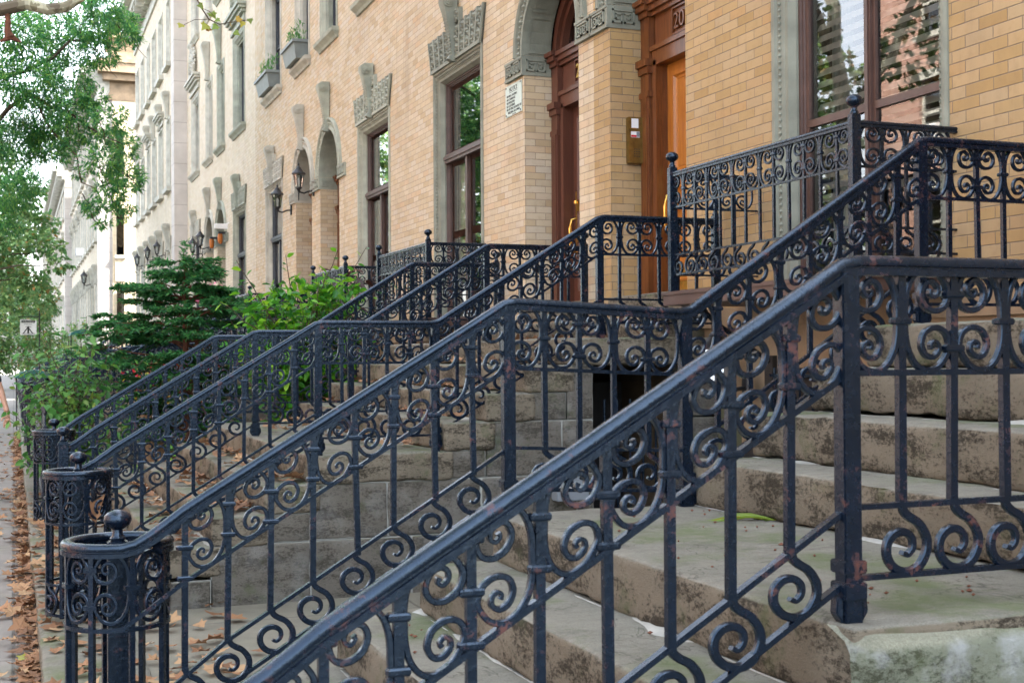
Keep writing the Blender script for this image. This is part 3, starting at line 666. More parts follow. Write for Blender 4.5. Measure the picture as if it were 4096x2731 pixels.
def first_window(t, y0, y1, F, style, trim, frame, detail, back='blind'):
    za, zb = FZ(.43), FZ(3.42)
    mb = MB(); prof = [(0, .03), (0, -.012), (.018, -.022), (.045, -.018), (.055, .0), (.085, .012), (.10, .030), (.125, .036), (.135, .058), (.153, .082), (.153, .14)]
    frame_rings(mb, y0, y1, za, zb, F, prof)
    if detail:
        z = za+.05
        while z < zb-.1:
            for y in (y0+.075, y1-.075): mb.blob((F+.004, y, z), .017, .9, .8, 1)
            z += .043 if detail > 1 else .06
        y = y0+.1
        while y < y1-.1: mb.blob((F+.004, y, zb-.075), .015); y += .05
    mb.build('window_trim', trim, t, True, 0, 35)
    a, b = y0+.15, y1-.15; top = zb-.15; x = F+.10
    wn = MB(); frame_rings(wn, a, b, za, top, x, [(0, .03), (0, -.0), (.02, -.0), (.024, .018), (.036, .018), (.04, .03), (.05, .03), (.05, .07)], 0, True)
    c = (a+b)/2; ZT = top-.05
    def sash(p0, p1, q0, q1, st=.038, xx=.05):
        frame_rings(wn, p0, p1, q0, q1, x+xx, [(0, .05), (0, 0), (st, 0), (st, .03)], 0, True)
    if style == 'casement':
        wn.box(x+.01, x+.07, c-.030, c+.030, za+.08, ZT); wn.box(x-.0, x+.01, c-.016, c+.016, za+.08, ZT)
        for p0, p1 in ((a+.05, c-.030), (c+.030, b-.05)): sash(p0, p1, za+.05, FZ(1.515), .024, .03); sash(p0, p1, FZ(1.515), ZT, .024, .03)
    else:
        zt = FZ(2.36); wn.box(x-.03, x+.09, a+.03, b-.03, zt-.05, zt+.05); wn.box(x-.045, x-.03, a+.02, b-.02, zt-.012, zt+.03)
        sash(a+.085, b-.085, zt+.05, ZT, .05)
        wn.box(x+.0, x+.09, c-.035, c+.035, za+.08, zt-.05)
        for p0, p1 in ((a+.085, c-.035), (c+.035, b-.085)): sash(p0, p1, za+.08, FZ(1.45), .04); sash(p0, p1, FZ(1.45), zt-.05, .045)
    w_ = wn.build('window', frame, t)
    gb = MB(); q0 = x+.05; gb.quad((q0, a+.03, za+.03), (q0, a+.03, top-.03), (q0, b-.03, top-.03), (q0, b-.03, za+.03)); gb.build('glass', 'window glass', w_)
    rb = MB(); rb.box(x+.9, x+.92, a-.6, b+.6, za-.3, top+.3); rb.box(x+.1, x+.9, a-.6, b+.6, top+.28, top+.3); rb.box(x+.1, x+.9, a-.6, b+.6, za-.3, za-.28); rb.box(x+.1, x+.9, a-.6, a-.58, za-.3, top+.3); rb.box(x+.1, x+.9, b+.58, b+.6, za-.3, top+.3)
    rb.build('room', 'dark room', w_)
    if back == 'slats':
        bb = MB(); z = FZ(1.0)
        while z < top-.05: bb.quad((x+.10, a+.06, z), (x+.13, a+.06, z+.052), (x+.13, b-.06, z+.052), (x+.10, b-.06, z)); z += .075
        bb.build('blind', 'dim blind', w_)
        cb = MB()
        for k in range(5): yq = b-.10-.045*k; cb.tube([(x+.22, yq, za), (x+.22, yq, top)], .022, 6)
        cb.build('curtain', 'curtain', w_)
    elif back == 'blind':
        bb = MB(); bb.box(x+.14, x+.145, b-.42, b-.06, za+.1, FZ(2.3)); bb.build('curtain', 'white blind', w_)
    return w_
def plain_window(t, y0, y1, za, zb, F, frame, trim, detail, pane='dark glass'):
    mb = MB(); frame_rings(mb, y0, y1, za, zb, F, [(0, .05), (0, -.02), (.03, -.024), (.05, -.006), (.09, .0), (.11, .03), (.15, .05), (.16, .08), (.19, .085), (.19, .22)]); mb.build('window_trim', trim, t, True, 0, 35)
    mb = MB(); sw = .07; mb.loft([[(F+.05, y0-sw*k, z), (F-d, y0-sw*k, z), (F-d, y1+sw*k, z), (F+.05, y1+sw*k, z)] for z, d, k in ((za-.16, .03, .5), (za-.12, .05, .6), (za-.06, .11, 1), (za-.015, .12, 1), (za+.0, .10, 1))]); mb.build('sill', trim, t)
    a, b = y0+.19, y1-.19; top = zb-.19; x = F+.16; zm = (za+top)/2
    wn = MB(); frame_rings(wn, a, b, za, top, x, [(0, .03), (0, 0), (.035, 0), (.035, .05)], 0, True)
    wn.box(x+.01, x+.05, a+.03, b-.03, zm-.03, zm+.03); frame_rings(wn, a+.035, b-.035, zm, top-.03, x, [(0, .02), (0, .01), (.04, .01), (.04, .05)], 0, True)
    w_ = wn.build('window', frame, t)
    gb = MB(); q0 = x+.035; gb.quad((q0, a+.02, za+.02), (q0, a+.02, top-.02), (q0, b-.02, top-.02), (q0, b-.02, za+.02)); gb.build('glass', 'window glass', w_)
    rb = MB(); rb.box(x+.25, x+.26, a-.1, b+.1, za-.1, top+.1); rb.build('room', 'dark room', w_)
    if pane == 'shade': sb = MB(); sb.box(x+.10, x+.105, a, b, zm+.1, top); sb.build('blind', 'white blind', w_)
def pediment(mb, F, y0, y1, z):
    for dz0, dz1, d in ((0, .07, .06), (.07, .19, .03), (.19, .26, .10), (.26, .33, .16), (.33, .40, .20)):
        mb.box(F-d, F+.02, y0-d*.8, y1+d*.8, z+dz0, z+dz1)
def cartouche(mb, F, y, z, h=.95, w=.42):
    R2 = random.Random(int(y*10))
    for k in range(46):
        a = k*2.39996; r = (k/46)**.5; yy = y+w*r*math.cos(a); zz = z+h/2+h/2*r*math.sin(a); mb.blob((F-.05-.09*(1-r), yy, zz), .085-.03*r, .8, 1, 1.2)
    for sg in (-1, 1): mb.tube([(F-.1, y+sg*w*(.6+.4*math.sin(q*.9)), z+h*q/6) for q in range(7)], .05, 6)
def arch_trim(mb, F, c, R, zs, detail):
    prof = [(.0, .02), (.0, -.03), (.028, -.036), (.05, -.022), (.075, -.012), (.135, -.014), (.15, -.045), (.175, -.055), (.195, -.045), (.2, .02)]
    n = 24; rings = []
    zb = zs-.0
    path = [(c-R, zb-0.0)]
    angs = [math.pi*k/n for k in range(n+1)]
    for a in angs: rings.append([(F+d, c-(R+r)*math.cos(a), zs+(R+r)*math.sin(a)) for r, d in prof])
    mb.loft(rings, False, False)
    if detail:
        for k in range(46):
            a = math.pi*(k+.5)/46; r = R+.105; y = c-r*math.cos(a); z = zs+r*math.sin(a)
            mb.blob((F-.02, y, z), .022 if k % 3 else .034, .8, 1, 1)
def entrance(t, y0, y1, F, trim, dmat, wmat, num, detail, sgn, cat):
    zb, zs = FZ(.5), FZ(3.0); c = (y0+y1)/2; R = (y1-y0)/2; dp = .285
    mb = MB(); arch_trim(mb, F, c, R, zs, detail); mb.build('arch', trim, t, True, 0, 35)
    mb = MB()                                               # panelled soffit, upper reveal
    n = 18
    for k in range(n):
        a0, a1 = math.pi*k/n, math.pi*(k+1)/n; q = R-.004
        mb.quad((F-.02, c-q*math.cos(a0), zs+q*math.sin(a0)), (F+dp, c-q*math.cos(a0), zs+q*math.sin(a0)), (F+dp, c-q*math.cos(a1), zs+q*math.sin(a1)), (F-.02, c-q*math.cos(a1), zs+q*math.sin(a1)))
    for k in range(5):
        for e in (0, 1):
            a0, a1 = math.pi*(k+.08)/5, math.pi*(k+.92)/5; m = 5
            q0, q1 = (R-.004, R-.022)
            for j in range(m):
                b0, b1 = a0+(a1-a0)*j/m, a0+(a1-a0)*(j+1)/m; xs = (F+.03, F+.05) if e == 0 else (F+dp-.05, F+dp-.03)
                mb.quad((xs[0], c-q1*math.cos(b0), zs+q1*math.sin(b0)), (xs[1], c-q1*math.cos(b0), zs+q1*math.sin(b0)), (xs[1], c-q1*math.cos(b1), zs+q1*math.sin(b1)), (xs[0], c-q1*math.cos(b1), zs+q1*math.sin(b1)))
        for b in (a0, a1): mb.quad((F+.03, c-q1*math.cos(b-.02), zs+q1*math.sin(b-.02)), (F+dp-.03, c-q1*math.cos(b-.02), zs+q1*math.sin(b-.02)), (F+dp-.03, c-q1*math.cos(b+.02), zs+q1*math.sin(b+.02)), (F+.03, c-q1*math.cos(b+.02), zs+q1*math.sin(b+.02)))
    mb.build('arch_soffit', trim, t)
    for y, d in ((y0, -1), (y1, 1)):                        # impost blocks with fret
        mb = MB(); ext = .46 if ((y > c) == (sgn > 0)) else .335
        a, b = (y-ext, y+.012) if d < 0 else (y-.012, y+ext)
        mb.box(F-.03, F+dp, a, b, FZ(2.80), FZ(2.995))
        if detail:
            mb.box(F-.038, F-.03, a, b, FZ(2.80), FZ(2.822)); mb.box(F-.038, F-.03, a, b, FZ(2.972), FZ(2.995))
            L = b-a; k2 = 2 if L > .4 else 1
            for q in range(k2): greek(mb, F-.03, a+.02+(L-.04)*q/k2, a+.02+(L-.04)*(q+1)/k2, FZ(2.825), FZ(2.97))
            yy = b if d < 0 else a
            if d > 0: greek(mb, a-.0, F-.01, F+.25, FZ(2.825), FZ(2.97), 'x')
        mb.build('impost_block', trim, t, False)
    mb = MB(); console(mb, F-.02, c, zs+R-.03, FZ(4.43), .085, .17); mb.build('keystone', trim, t, True, 0, 35)
    # wooden surround
    x = F+dp; mb = MB()
    for y, d in ((y0, 1), (y1, -1)):
        a, b = sorted((y, y+d*.17))
        mb.box(x-.02, x+.10, a, b, zb, FZ(.85)); mb.box(x, x+.10, a+.012, b-.012, FZ(.85), FZ(2.5))
        for k in range(4): q = a+.03+(b-a-.06)*(k+.5)/4; mb.box(x-.012, x+.0, q-.011, q+.011, FZ(.9), FZ(2.2))
        for z0, z1, e in ((2.2, 2.25, .012), (2.40, 2.46, .02), (2.46, 2.52, .045), (2.88, 2.93, .02), (2.93, 2.98, .05), (2.98, 3.02, .075)): mb.box(x-e, x+.1, a-e*.3, b+e*.3, FZ(z0), FZ(z1))
        mb.box(x+.005, x+.1, a+.01, b-.01, FZ(2.5), FZ(2.9))
        mb.box(x+.03, x+.18, *(sorted((y+d*.17, y+d*.235))), zb, FZ(2.5))
    A, B = y0+.17, y1-.17
    mb.box(x+.03, x+.18, A, B, FZ(2.46), FZ(2.60)); mb.box(x+.06, x+.2, A, B, FZ(2.6), FZ(2.9))
    for z0, z1, e in ((2.58, 2.62, .03), (2.88, 2.92, .02), (2.92, 2.97, .05), (2.97, 3.01, .075)): mb.box(x-e+.04, x+.2, A-.02, B+.02, FZ(z0), FZ(z1))
    for pr, dd in ((.0, .0), (.07, .03), (.085, .08)):
        pass
    n = 20
    for r0, r1, xx in ((R, R-.09, x+.02), (R-.09, R-.15, x+.06)):
        for k in range(n):
            a0, a1 = math.pi*k/n, math.pi*(k+1)/n
            mb.loft([[(xx, c-r0*math.cos(a), zs+r0*math.sin(a)), (xx, c-r1*math.cos(a), zs+r1*math.sin(a)), (xx+.1, c-r1*math.cos(a), zs+r1*math.sin(a)), (xx+.1, c-r0*math.cos(a), zs+r0*math.sin(a))] for a in (a0, a1)])
    fr = mb.build('door_surround', wmat, t, False)
    mb = MB(); mb.add([(x+.13, c-(R-.1)*math.cos(math.pi*k/n), zs+(R-.1)*math.sin(math.pi*k/n)) for k in range(n+1)], [tuple(range(n+1))]); mb.build('fanlight', 'dark glass', fr)
    mb = MB(); mb.add([(x+.3, c-R*math.cos(math.pi*k/n), zs+R*math.sin(math.pi*k/n)) for k in range(n+1)], [tuple(range(n+1))]); mb.build('room', 'dark room', fr)
    mb = MB(); A, B = y0+.235, y1-.235; xd = x+.14
    mb.box(xd, xd+.05, A, B, zb+.01, FZ(2.47))
    for za, zc in ((.62, 1.12), (1.22, 1.42), (1.52, 2.36)):
        frame_rings(mb, A+.13, B-.13, FZ(za), FZ(zc), xd, [(0, .0), (0, -.022), (.02, -.026), (.035, -.008), (.05, -.004), (.055, .0)], 0, True)
        if za < 1.5: mb.box(xd-.012, xd, A+.24, B-.24, FZ(za)+.11, FZ(zc)-.11) if zc-za > .3 else None
    d_ = mb.build('door', dmat, t, False)
    mb = MB(); mb.box(xd-.006, xd-.001, A+.19, B-.19, FZ(1.58), FZ(2.30)); mb.build('door_panel', dmat, d_)
    hy = B-.10
    mb = MB(); mb.box(xd-.012, xd-.001, hy-.03, hy+.03, FZ(1.0), FZ(1.62)); mb.lathe((xd-.02, hy, FZ(1.50)), [(0, 0), (.02, 0), (.02, .03), (0, .03)], 10)
    mb.tube([(xd-.01, hy, FZ(1.36)), (xd-.07, hy, FZ(1.34)), (xd-.085, hy, FZ(1.25)), (xd-.085, hy, FZ(1.12)), (xd-.07, hy, FZ(1.04)), (xd-.01, hy, FZ(1.02))], [.01, .013, .015, .015, .013, .01], 8)
    mb.build('handle', 'brass', d_, True, 0, 50)
    if dmat == 'orange oak': mb = MB(); mb.box(xd-.008, xd-.001, A+.08, B-.08, FZ(.55), FZ(.78)); mb.build('kick_plate', 'brass', d_)
    mb = MB(); stone_block(mb, F-.04, F+.6, y0+.002, y1-.002, zb-.2, zb, .015, .004, .1, y0); mb.build('threshold', 'step stone', t, True)
    if num:
        mb = MB(); frame_rings(mb, c-.16, c+.16, FZ(2.64), FZ(2.87), x+.05, [(0, .01), (0, -.012), (.015, -.012), (.015, .005)], 0, True); mb.build('number_plate', wmat, fr)
        text(num, .19, (x+.045, c+.125, FZ(2.685)), fr, 'brass' if dmat != 'orange oak' else 'dark oak', 'house_number', .012)
def house(name, label, c, sg, F, brk, trim, ent, style, frame, detail, doors=True, W=5.6, back='blind', up=True, zf=13.2, narrow_shade=False):
    yf = lambda t: c+sg*t
    t = thing(name, label, 'house', (F+.5, c+sg*W/2, 0), 'row of brick houses')
    ops = [(.3275, 1.66, FZ(.5), FZ(3.0)+.667+.04, 1), (2.87, 4.62, FZ(.43), FZ(3.42), 0)]
    u2 = [(.42, 1.62, 5.18, 7.25), (2.95, 4.55, 5.18, 7.35)]; u3 = [(.42, 1.62, 8.92, 10.9), (2.95, 4.55, 8.92, 10.9)]
    if up: ops += [(a, b, FZ(z0), FZ(z1), 0) for a, b, z0, z1 in u2+u3]
    mb = MB(); wall(mb, F, 0, W, FZ(.34), FZ(zf-1), ops, .3, yf); mb.build('brick_wall', brk, t)
    mb = MB(); ya, yb = sorted((yf(0), yf(W))); mb.box(F+.75 if up else F+1.2, F+9, ya+.001, yb-.001, 0, FZ(zf-1.05))
    mb.box(F+.31, F+.75, ya+.001, yb-.001, FZ(11.2), FZ(zf-1.05)); mb.build('building_core', 'dark room', t)
    mb = MB(); dy = sorted((yf(.32), yf(1.67)))
    mb.box(F-.04, F+.30, ya, yb, -.4, FZ(.33)); 
    mb.box(F-.07, F-.03, ya, yb, FZ(.20), FZ(.335)); mb.build('basement_wall', 'sand coloured masonry', t)
    mb = MB(); wy = sorted((yf(2.95), yf(4.5))); mb.box(F-.06, F+.02, wy[0], wy[1], .55, 1.42); mb.box(F-.075, F-.04, wy[0]-.1, wy[0], .5, 1.5); mb.box(F-.075, F-.04, wy[1], wy[1]+.1, .5, 1.5)
    bw_ = mb.build('basement_window', 'dark room', t)
    mb = MB()
    for k in range(11): y = wy[0]+.05+(wy[1]-wy[0]-.1)*k/10; mb.tube([(F-.09, y, .55), (F-.09, y, 1.42)], .008, 6)
    for z in (.62, .95, 1.36): mb.box(F-.1, F-.08, wy[0], wy[1], z, z+.02)
    mb.build('window_grille', IR, bw_)
    y0, y1 = sorted((yf(.3275), yf(1.66))); entrance(t, y0, y1, F, trim, ent[0], ent[1], ent[2], detail, sg, name)
    y0, y1 = sorted((yf(2.87), yf(4.62))); first_window(t, y0, y1, F, style, trim, frame, detail, back)
    mb = MB(); hood(mb, F, y0, y1, FZ(3.41), FZ(3.81), .12, detail > 0); mb.build('carved_hood', [trim, 'recess shade trim'], t, True, 0, 35)
    mb = MB(); console(mb, F-.03, (y0+y1)/2, FZ(3.38), FZ(4.14), .078, .16); mb.build('keystone', trim, t, True, 0, 35)
    if up:
        for i, (a, b, z0, z1) in enumerate(u2+u3):
            p, q = sorted((yf(a), yf(b))); plain_window(t, p, q, FZ(z0), FZ(z1), F, 'slate frame', trim, detail, 'shade' if (narrow_shade and i == 1) else None)
            mb = MB()
            if i == 1: pediment(mb, F, p-.05, q+.05, FZ(z1)+.05); cartouche(mb, F, (p+q)/2, FZ(z1)+.45)
            elif i == 0: console(mb, F-.02, (p+q)/2, FZ(z1)-.05, FZ(z1)+.95, .12, .19)
            elif i == 3: pediment(mb, F, p-.05, q+.05, FZ(z1)+.05)
            if mb.v: mb.build('carved_hood', trim, t, True, 0, 35)
    mb = MB(); z = FZ(zf-1.1)
    for a, b, d in ((0, .25, .06), (.25, .55, .03), (.55, .7, .15), (.7, .95, .45), (.95, 1.1, .6), (1.1, 1.2, .62)): mb.box(F-d, F+.6, ya, yb, z+a, z+b)
    for k in range(12): y = ya+(yb-ya)*(k+.5)/12; mb.box(F-.42, F, y-.07, y+.07, z+.45, z+.7)
    mb.build('cornice', trim, t)
    return t
OO, BP = ('orange oak', 'dark oak', '20'), ('brown paint', 'brown paint', '2')
C1, C2, C3 = 10.355, 21.56, 33.2
hA = house('brick_house', 'golden brick house beside the nearest stoop, reached by its steps', .95, 1, F, 'golden brick', GG, ('brown paint', 'brown paint', None), 'casement', 'dark brown frame', 0, W=3.80, up=False, back='blind') if False else None
GG, PT, DT = 'green grey trim', 'pale trim', 'dark trim'
mb = MB(); wall(mb, F, -6, 4.75, FZ(.34), FZ(12), [(2.95, 4.29, FZ(.5), FZ(3.0)+.67+.04, 1)], .3, lambda q: q); tA = thing('brick_house', 'golden brick house at the right edge, behind the nearest stoop', 'house', (F+.5, 1, 0), 'row of brick houses')
mb.build('brick_wall', 'golden brick', tA); mb = MB(); mb.box(F-.04, F+.3, -6, 4.75, -.4, FZ(.33)); mb.build('basement_wall', 'sand coloured masonry', tA)
entrance(tA, 2.95, 4.29, F, DT, 'brown paint', 'brown paint', None, 0, 1, '')
hB = house('brick_house', 'golden brick house with the orange oak door and the balcony window with slatted blinds', C1, -1, F, 'golden brick', DT, OO, 'casement', 'dark brown frame', 2, back='slats', W=5.605)
hC = house('brick_house', 'cream brick house with the brown painted door and the mint notice plate', C1, 1, F, 'cream brick', DT, BP, 'transom', 'dark brown frame', 2, W=5.6)
hD = house('brick_house', 'cream brick house with a window box, next past the brown door', C2, -1, F, 'cream brick', GG, ('dark oak', 'dark oak', None), 'transom', 'dark brown frame', 1, W=5.605)
hE = house('brick_house', 'cream brick house with black wall lanterns beside its arched door', C2, 1, F, 'cream brick', PT, ('dark oak', 'dark oak', None), 'transom', 'slate frame', 1, W=5.82)
hF_ = house('brick_house', 'pale brick house with the amber lights under its fretted imposts', C3, -1, F, 'pale brick', GG, ('slate frame', 'slate frame', None), 'transom', 'slate frame', 1, W=5.82)
hG = house('brick_house', 'pale brick house ending at the projecting limestone corner', C3, 1, F, 'pale brick', PT, ('slate frame', 'slate frame', None), 'transom', 'slate frame', 1, W=5.6, narrow_shade=True)
# ------------------------------------------------------------------ houses further up the street
def block(name, label, F, y0, y1, brk, trim, n, ztop, corner='limestone blocks', floors=((.6, 3.3), (5.18, 7.3), (8.92, 10.9)), endwall=None):
    t = thing(name, label, 'house', (F+1, y0, 0), 'row of brick houses')
    ops = []; step = (y1-y0-.8)/n
    for i in range(n):
        a = y0+.8+step*i
        for z0, z1 in floors: ops.append((a+.18*step, a+.78*step if i % 3 else a+.66*step, FZ(z0), FZ(z1), 0))
    mb = MB(); wall(mb, F, y0+.7, y1, 0, FZ(ztop), ops, .3, lambda q: q); mb.build('brick_wall', brk, t)
    mb = MB(); mb.box(F-.04, F+9, y0, y0+.7, 0, FZ(ztop)); mb.build('corner_pier', corner, t)
    mb = MB(); mb.box(F+.5, F+9, y0+.02, y1, 0, FZ(ztop-.1)); mb.build('building_core', endwall or 'dark room', t)
    for k, o in enumerate(ops):
        a, b, z0, z1 = o[:4]
        mb = MB(); frame_rings(mb, a, b, z0, z1, F, [(0, .05), (0, -.03), (.06, -.03), (.1, .04), (.18, .08), (.18, .25)]); mb.box(F-.14, F+.02, a-.08, b+.08, z0-.14, z0)
        if k % 3 != 2: console(mb, F-.02, (a+b)/2, z1-.03, z1+.8, .14, .2)
        if k % 3 == 1 and (k//3) % 2: pediment(mb, F, a-.05, b+.05, z1+.05)
        if k % 3 == 0: hood(mb, F, a, b, z1, z1+.4, .12, False)
        mb.build('window_trim', trim, t, True, 0, 35)
        mb = MB(); frame_rings(mb, a+.18, b-.18, z0, z1-.18, F+.18, [(0, .02), (0, 0), (.04, 0), (.04, .04)], 0, True); mb.box(F+.17, F+.22, a+.18, b-.18, (z0+z1)/2-.04, (z0+z1)/2+.02); w_ = mb.build('window', 'slate frame', t)
        mb = MB(); q0 = F+.22; mb.quad((q0, a+.19, z0+.02), (q0, a+.19, z1-.2), (q0, b-.19, z1-.2), (q0, b-.19, z0+.02)); mb.build('glass', 'window glass', w_)
    mb = MB(); z = FZ(ztop)-.1
    for a, b, d in ((-.5, -.25, .06), (-.25, 0, .03), (0, .2, .2), (.2, .5, .5), (.5, .7, .72), (.7, .8, .75)): mb.box(F-d, F+.8, y0-.02, y1, z+a, z+b)
    for k in range(int((y1-y0)/.8)): mb.box(F-.48, F, y0+.8*k+.2, y0+.8*k+.38, z-.05, z+.25)
    mb.build('cornice', trim, t); return t
b2 = block('brick_house', 'pale brick house behind the projecting limestone corner pier, with tall narrow windows', 4.41, 38.8, 52.0, 'pale brick', PT, 6, 12.3)
b3 = block('corner_building', 'cream stone corner building standing forward, with a stained brown cornice', 3.35, 57.0, 84.0, 'pale brick', PT, 12, 11.6, 'limestone blocks', endwall='cream blocks')
mb = MB()
for a, b, d in ((0, .3, .1), (.3, .8, .06), (.8, 1.1, .35), (1.1, 1.5, .55), (1.5, 1.65, .6)): mb.box(3.85-d, 12, 57-d, 58, FZ(10.9)+a, FZ(10.9)+b)
mb.box(3.9, 12, 57.3, 60, FZ(12.5), FZ(13.6)); mb.box(3.8, 12, 57.1, 60.2, FZ(13.6), FZ(13.85)); mb.build('return_cornice', 'sand coloured masonry', b3)
mb = MB(); mb.box(3.9, 12, 56.94, 57.0, 0, FZ(10.9)); mb.box(4.0, 4.4, 56.9, 56.95, FZ(3.3), FZ(6.2)); mb.build('return_wall', 'cream blocks', b3)
for zz in (1.0, 4.4, 7.7):
    mb = MB(); mb.box(4.05, 4.35, 56.88, 56.9, FZ(zz), FZ(zz+1.9)); mb.build('window', 'dark glass', b3); mb = MB(); mb.box(3.97, 4.43, 56.84, 56.9, FZ(zz)-.15, FZ(zz)); mb.build('sill', PT, b3)
b4 = block('brick_house', 'distant pale house row beyond the cream corner building', 3.0, 84.5, 150, 'pale brick', PT, 16, 11.2)
t = thing('air_conditioner', 'white window air conditioner sticking out of the far pale house', 'air conditioner', (3.2, 69.5, FZ(5.1)))
mb = MB(); mb.box(2.95, 3.5, 69.1, 69.7, FZ(5.25), FZ(5.65)); mb.build('casing', 'white paint', t, False, .02)
mb = MB()
for k in range(8): mb.box(2.93, 2.95, 69.15, 69.65, FZ(5.28)+.045*k, FZ(5.30)+.045*k)
mb.build('grille', 'grey plastic', t)
# far double stoops: the same stoops and railings repeated along the row
def join_meshes(root):
    """one mesh of everything under a railing, for the far repeats that show no detail"""
    vs = []; fs = []; o = 0
    def walk(ob, M):
        nonlocal o
        for ch in ob.children:
            Mc = M @ Matrix.LocRotScale(ch.location, ch.rotation_euler, ch.scale)
            if ch.type == 'MESH':
                n = len(ch.data.vertices); a = np.empty(n*3, np.float32); ch.data.vertices.foreach_get('co', a); a = a.reshape(-1, 3)
                m = np.array(Mc); vs.append(a @ m[:3, :3].T+m[:3, 3]); fs.extend([[i+o for i in p.vertices] for p in ch.data.polygons]); o += n
            walk(ch, Mc)
    walk(root, Matrix.Identity(4)); me = bpy.data.meshes.new('stoop_railing'); me.from_pydata(np.concatenate(vs).tolist(), [], fs); me.materials.append(MT[IR]); return me
FR = [join_meshes(r) for r in (r3, r4, r5)]
FS = [c for c in st2.children if c.name.startswith(('step', 'side_wall'))]
far_l = {C2: 'beyond the leafy shrub, seen through the evergreen', C3: 'below the amber lights, seen past the evergreen', 44.6: 'at the limestone corner, just right of the sale board', 56.0: 'farthest along the street, beside the teal awning'}
for cy, wh in far_l.items():
    for me, dy, nm in zip(FR, (-2.235, .051, 2.265), ('near', 'middle', 'far')):
        o = bpy.data.objects.new('stoop_railing', me); COL.objects.link(o); o.location = (1.795, cy+dy, 0)
        tag(o, '%s railing of stoop %s' % (nm, wh.replace('stoop at', 'one at')), 'railing')
    s = bpy.data.objects.new('stoop', None); COL.objects.link(s); s.location = (1.5, cy, 0); tag(s, 'double stone stoop %s' % wh, 'stoop', 'stone stoops')
    for c in FS: d = c.copy(); COL.objects.link(d); d.parent = s
# ------------------------------------------------------------------ balconies
def balcony(y0, y1, label, full=True):
    t = thing('window_balcony', label, 'balcony', (4.45, (y0+y1)/2, FZ(.4)), 'iron window balconies')
    X = 4.10; zt = FZ(1.225); lo = .555; bo = .685
    mb = MB(); mb.box(X-.05, F-.02, y0-.05, y1+.05, FZ(.335), FZ(.405)); mb.box(X-.06, F-.02, y0-.06, y1+.06, FZ(.40), FZ(.425)); mb.build('floor_plate', 'dark brown frame', t, False, .004)
    for y in (y0+.25, y1-.25):
        mb = MB()
        mb.tube([(X+.05, y, FZ(.33)), (X+.02, y, FZ(.27)), (X+.06, y, FZ(.23)), (X+.1, y, FZ(.27)), (X+.08, y, FZ(.3)), (X+.2, y, FZ(.2)), (F-.05, y, FZ(-.05)), (F-.02, y, FZ(-.12))], .016, 6)
        mb.build('bracket', IR, t, True)
    path = [(F, y0, zt), (X, y0, zt), (X, y1, zt), (F, y1, zt)]
    mb = MB(); mb.sweep([(F, y0, zt), (X+.02, y0, zt)], [(x*.75, y*.75) for x, y in HPROF]); mb.sweep([(X, y0+.02, zt), (X, y1-.02, zt)], [(x*.75, y*.75) for x, y in HPROF]); mb.sweep([(X+.02, y1, zt), (F, y1, zt)], [(x*.75, y*.75) for x, y in HPROF]); mb.build('handrail', IR, t, True, 0, 50)
    for nm, d in (('mid_rail', .24), ('lower_rail', lo), ('bottom_rail', bo)):
        mb = MB()
        for a, b in zip(path[:-1], path[1:]): barpath(mb, [(a[0], a[1], a[2]-d), (b[0], b[1], b[2]-d)], .016, .012)
        mb.build(nm, IR, t)
    n = 13; s = (y1-y0)/(n*BW); zz = lambda q: zt+.02
    for i in range(n):
        a = y0+i*BW*s
        inst('frieze_scroll', PM['c_lev%d' % (i % 2)], t, (X, a, zt-.126), math.pi/2, (s, .8, .9))
        if i:
            inst('baluster', PM['bar_back' if i % 2 == 0 else 'bar_scroll'], t, (X, a, zt-.006), math.pi/2, (.8, .8, .98))
        inst('foot_scroll', PM['s'], t, (X, a+BW*.45, zt-lo), math.pi/2, (.95, .8, .82))
    for yy in (y0, y1):
        for i in range(4):
            a = X+.02+i*BW
            inst('frieze_scroll', PM['c_lev%d' % (i % 2)], t, (a, yy, zt-.126), 0, (1, .8, .9))
            if i: inst('baluster', PM['bar_back' if i % 2 == 0 else 'bar_scroll'], t, (a, yy, zt-.006), 0, (.8, .8, .98)); inst('foot_scroll', PM['s'], t, (a, yy, zt-lo), 0, (.95, .8, .82))
    for yy in (y0, y1):
        mb = MB(); post(mb, X, yy, FZ(.42), zt+.03, .027, False); p = mb.build('post', IR, t, False, .004); mb = MB(); mb.lathe((X, yy, zt+.03), [(r*.80, z*.85) for r, z in BALL], 16); mb.build('finial', IR, p, True, 0, 60)
    return t
bB = balcony(5.69, 7.70, 'black scrollwork balcony in front of the big window with slatted blinds')
bC = balcony(13.17, 15.15, 'black scrollwork balcony behind the railings, left of the brown door')
MB_ = join_meshes(bC)
for cy, lab in ((17.83, 'black window balcony half hidden behind the bright green bush'), (25.3, 'black window balcony past the black wall lanterns'), (29.46, 'black window balcony with pink flowers behind the evergreen')):
    o = bpy.data.objects.new('window_balcony', MB_); COL.objects.link(o); o.location = (4.45, cy, FZ(.4)); tag(o, lab, 'balcony')
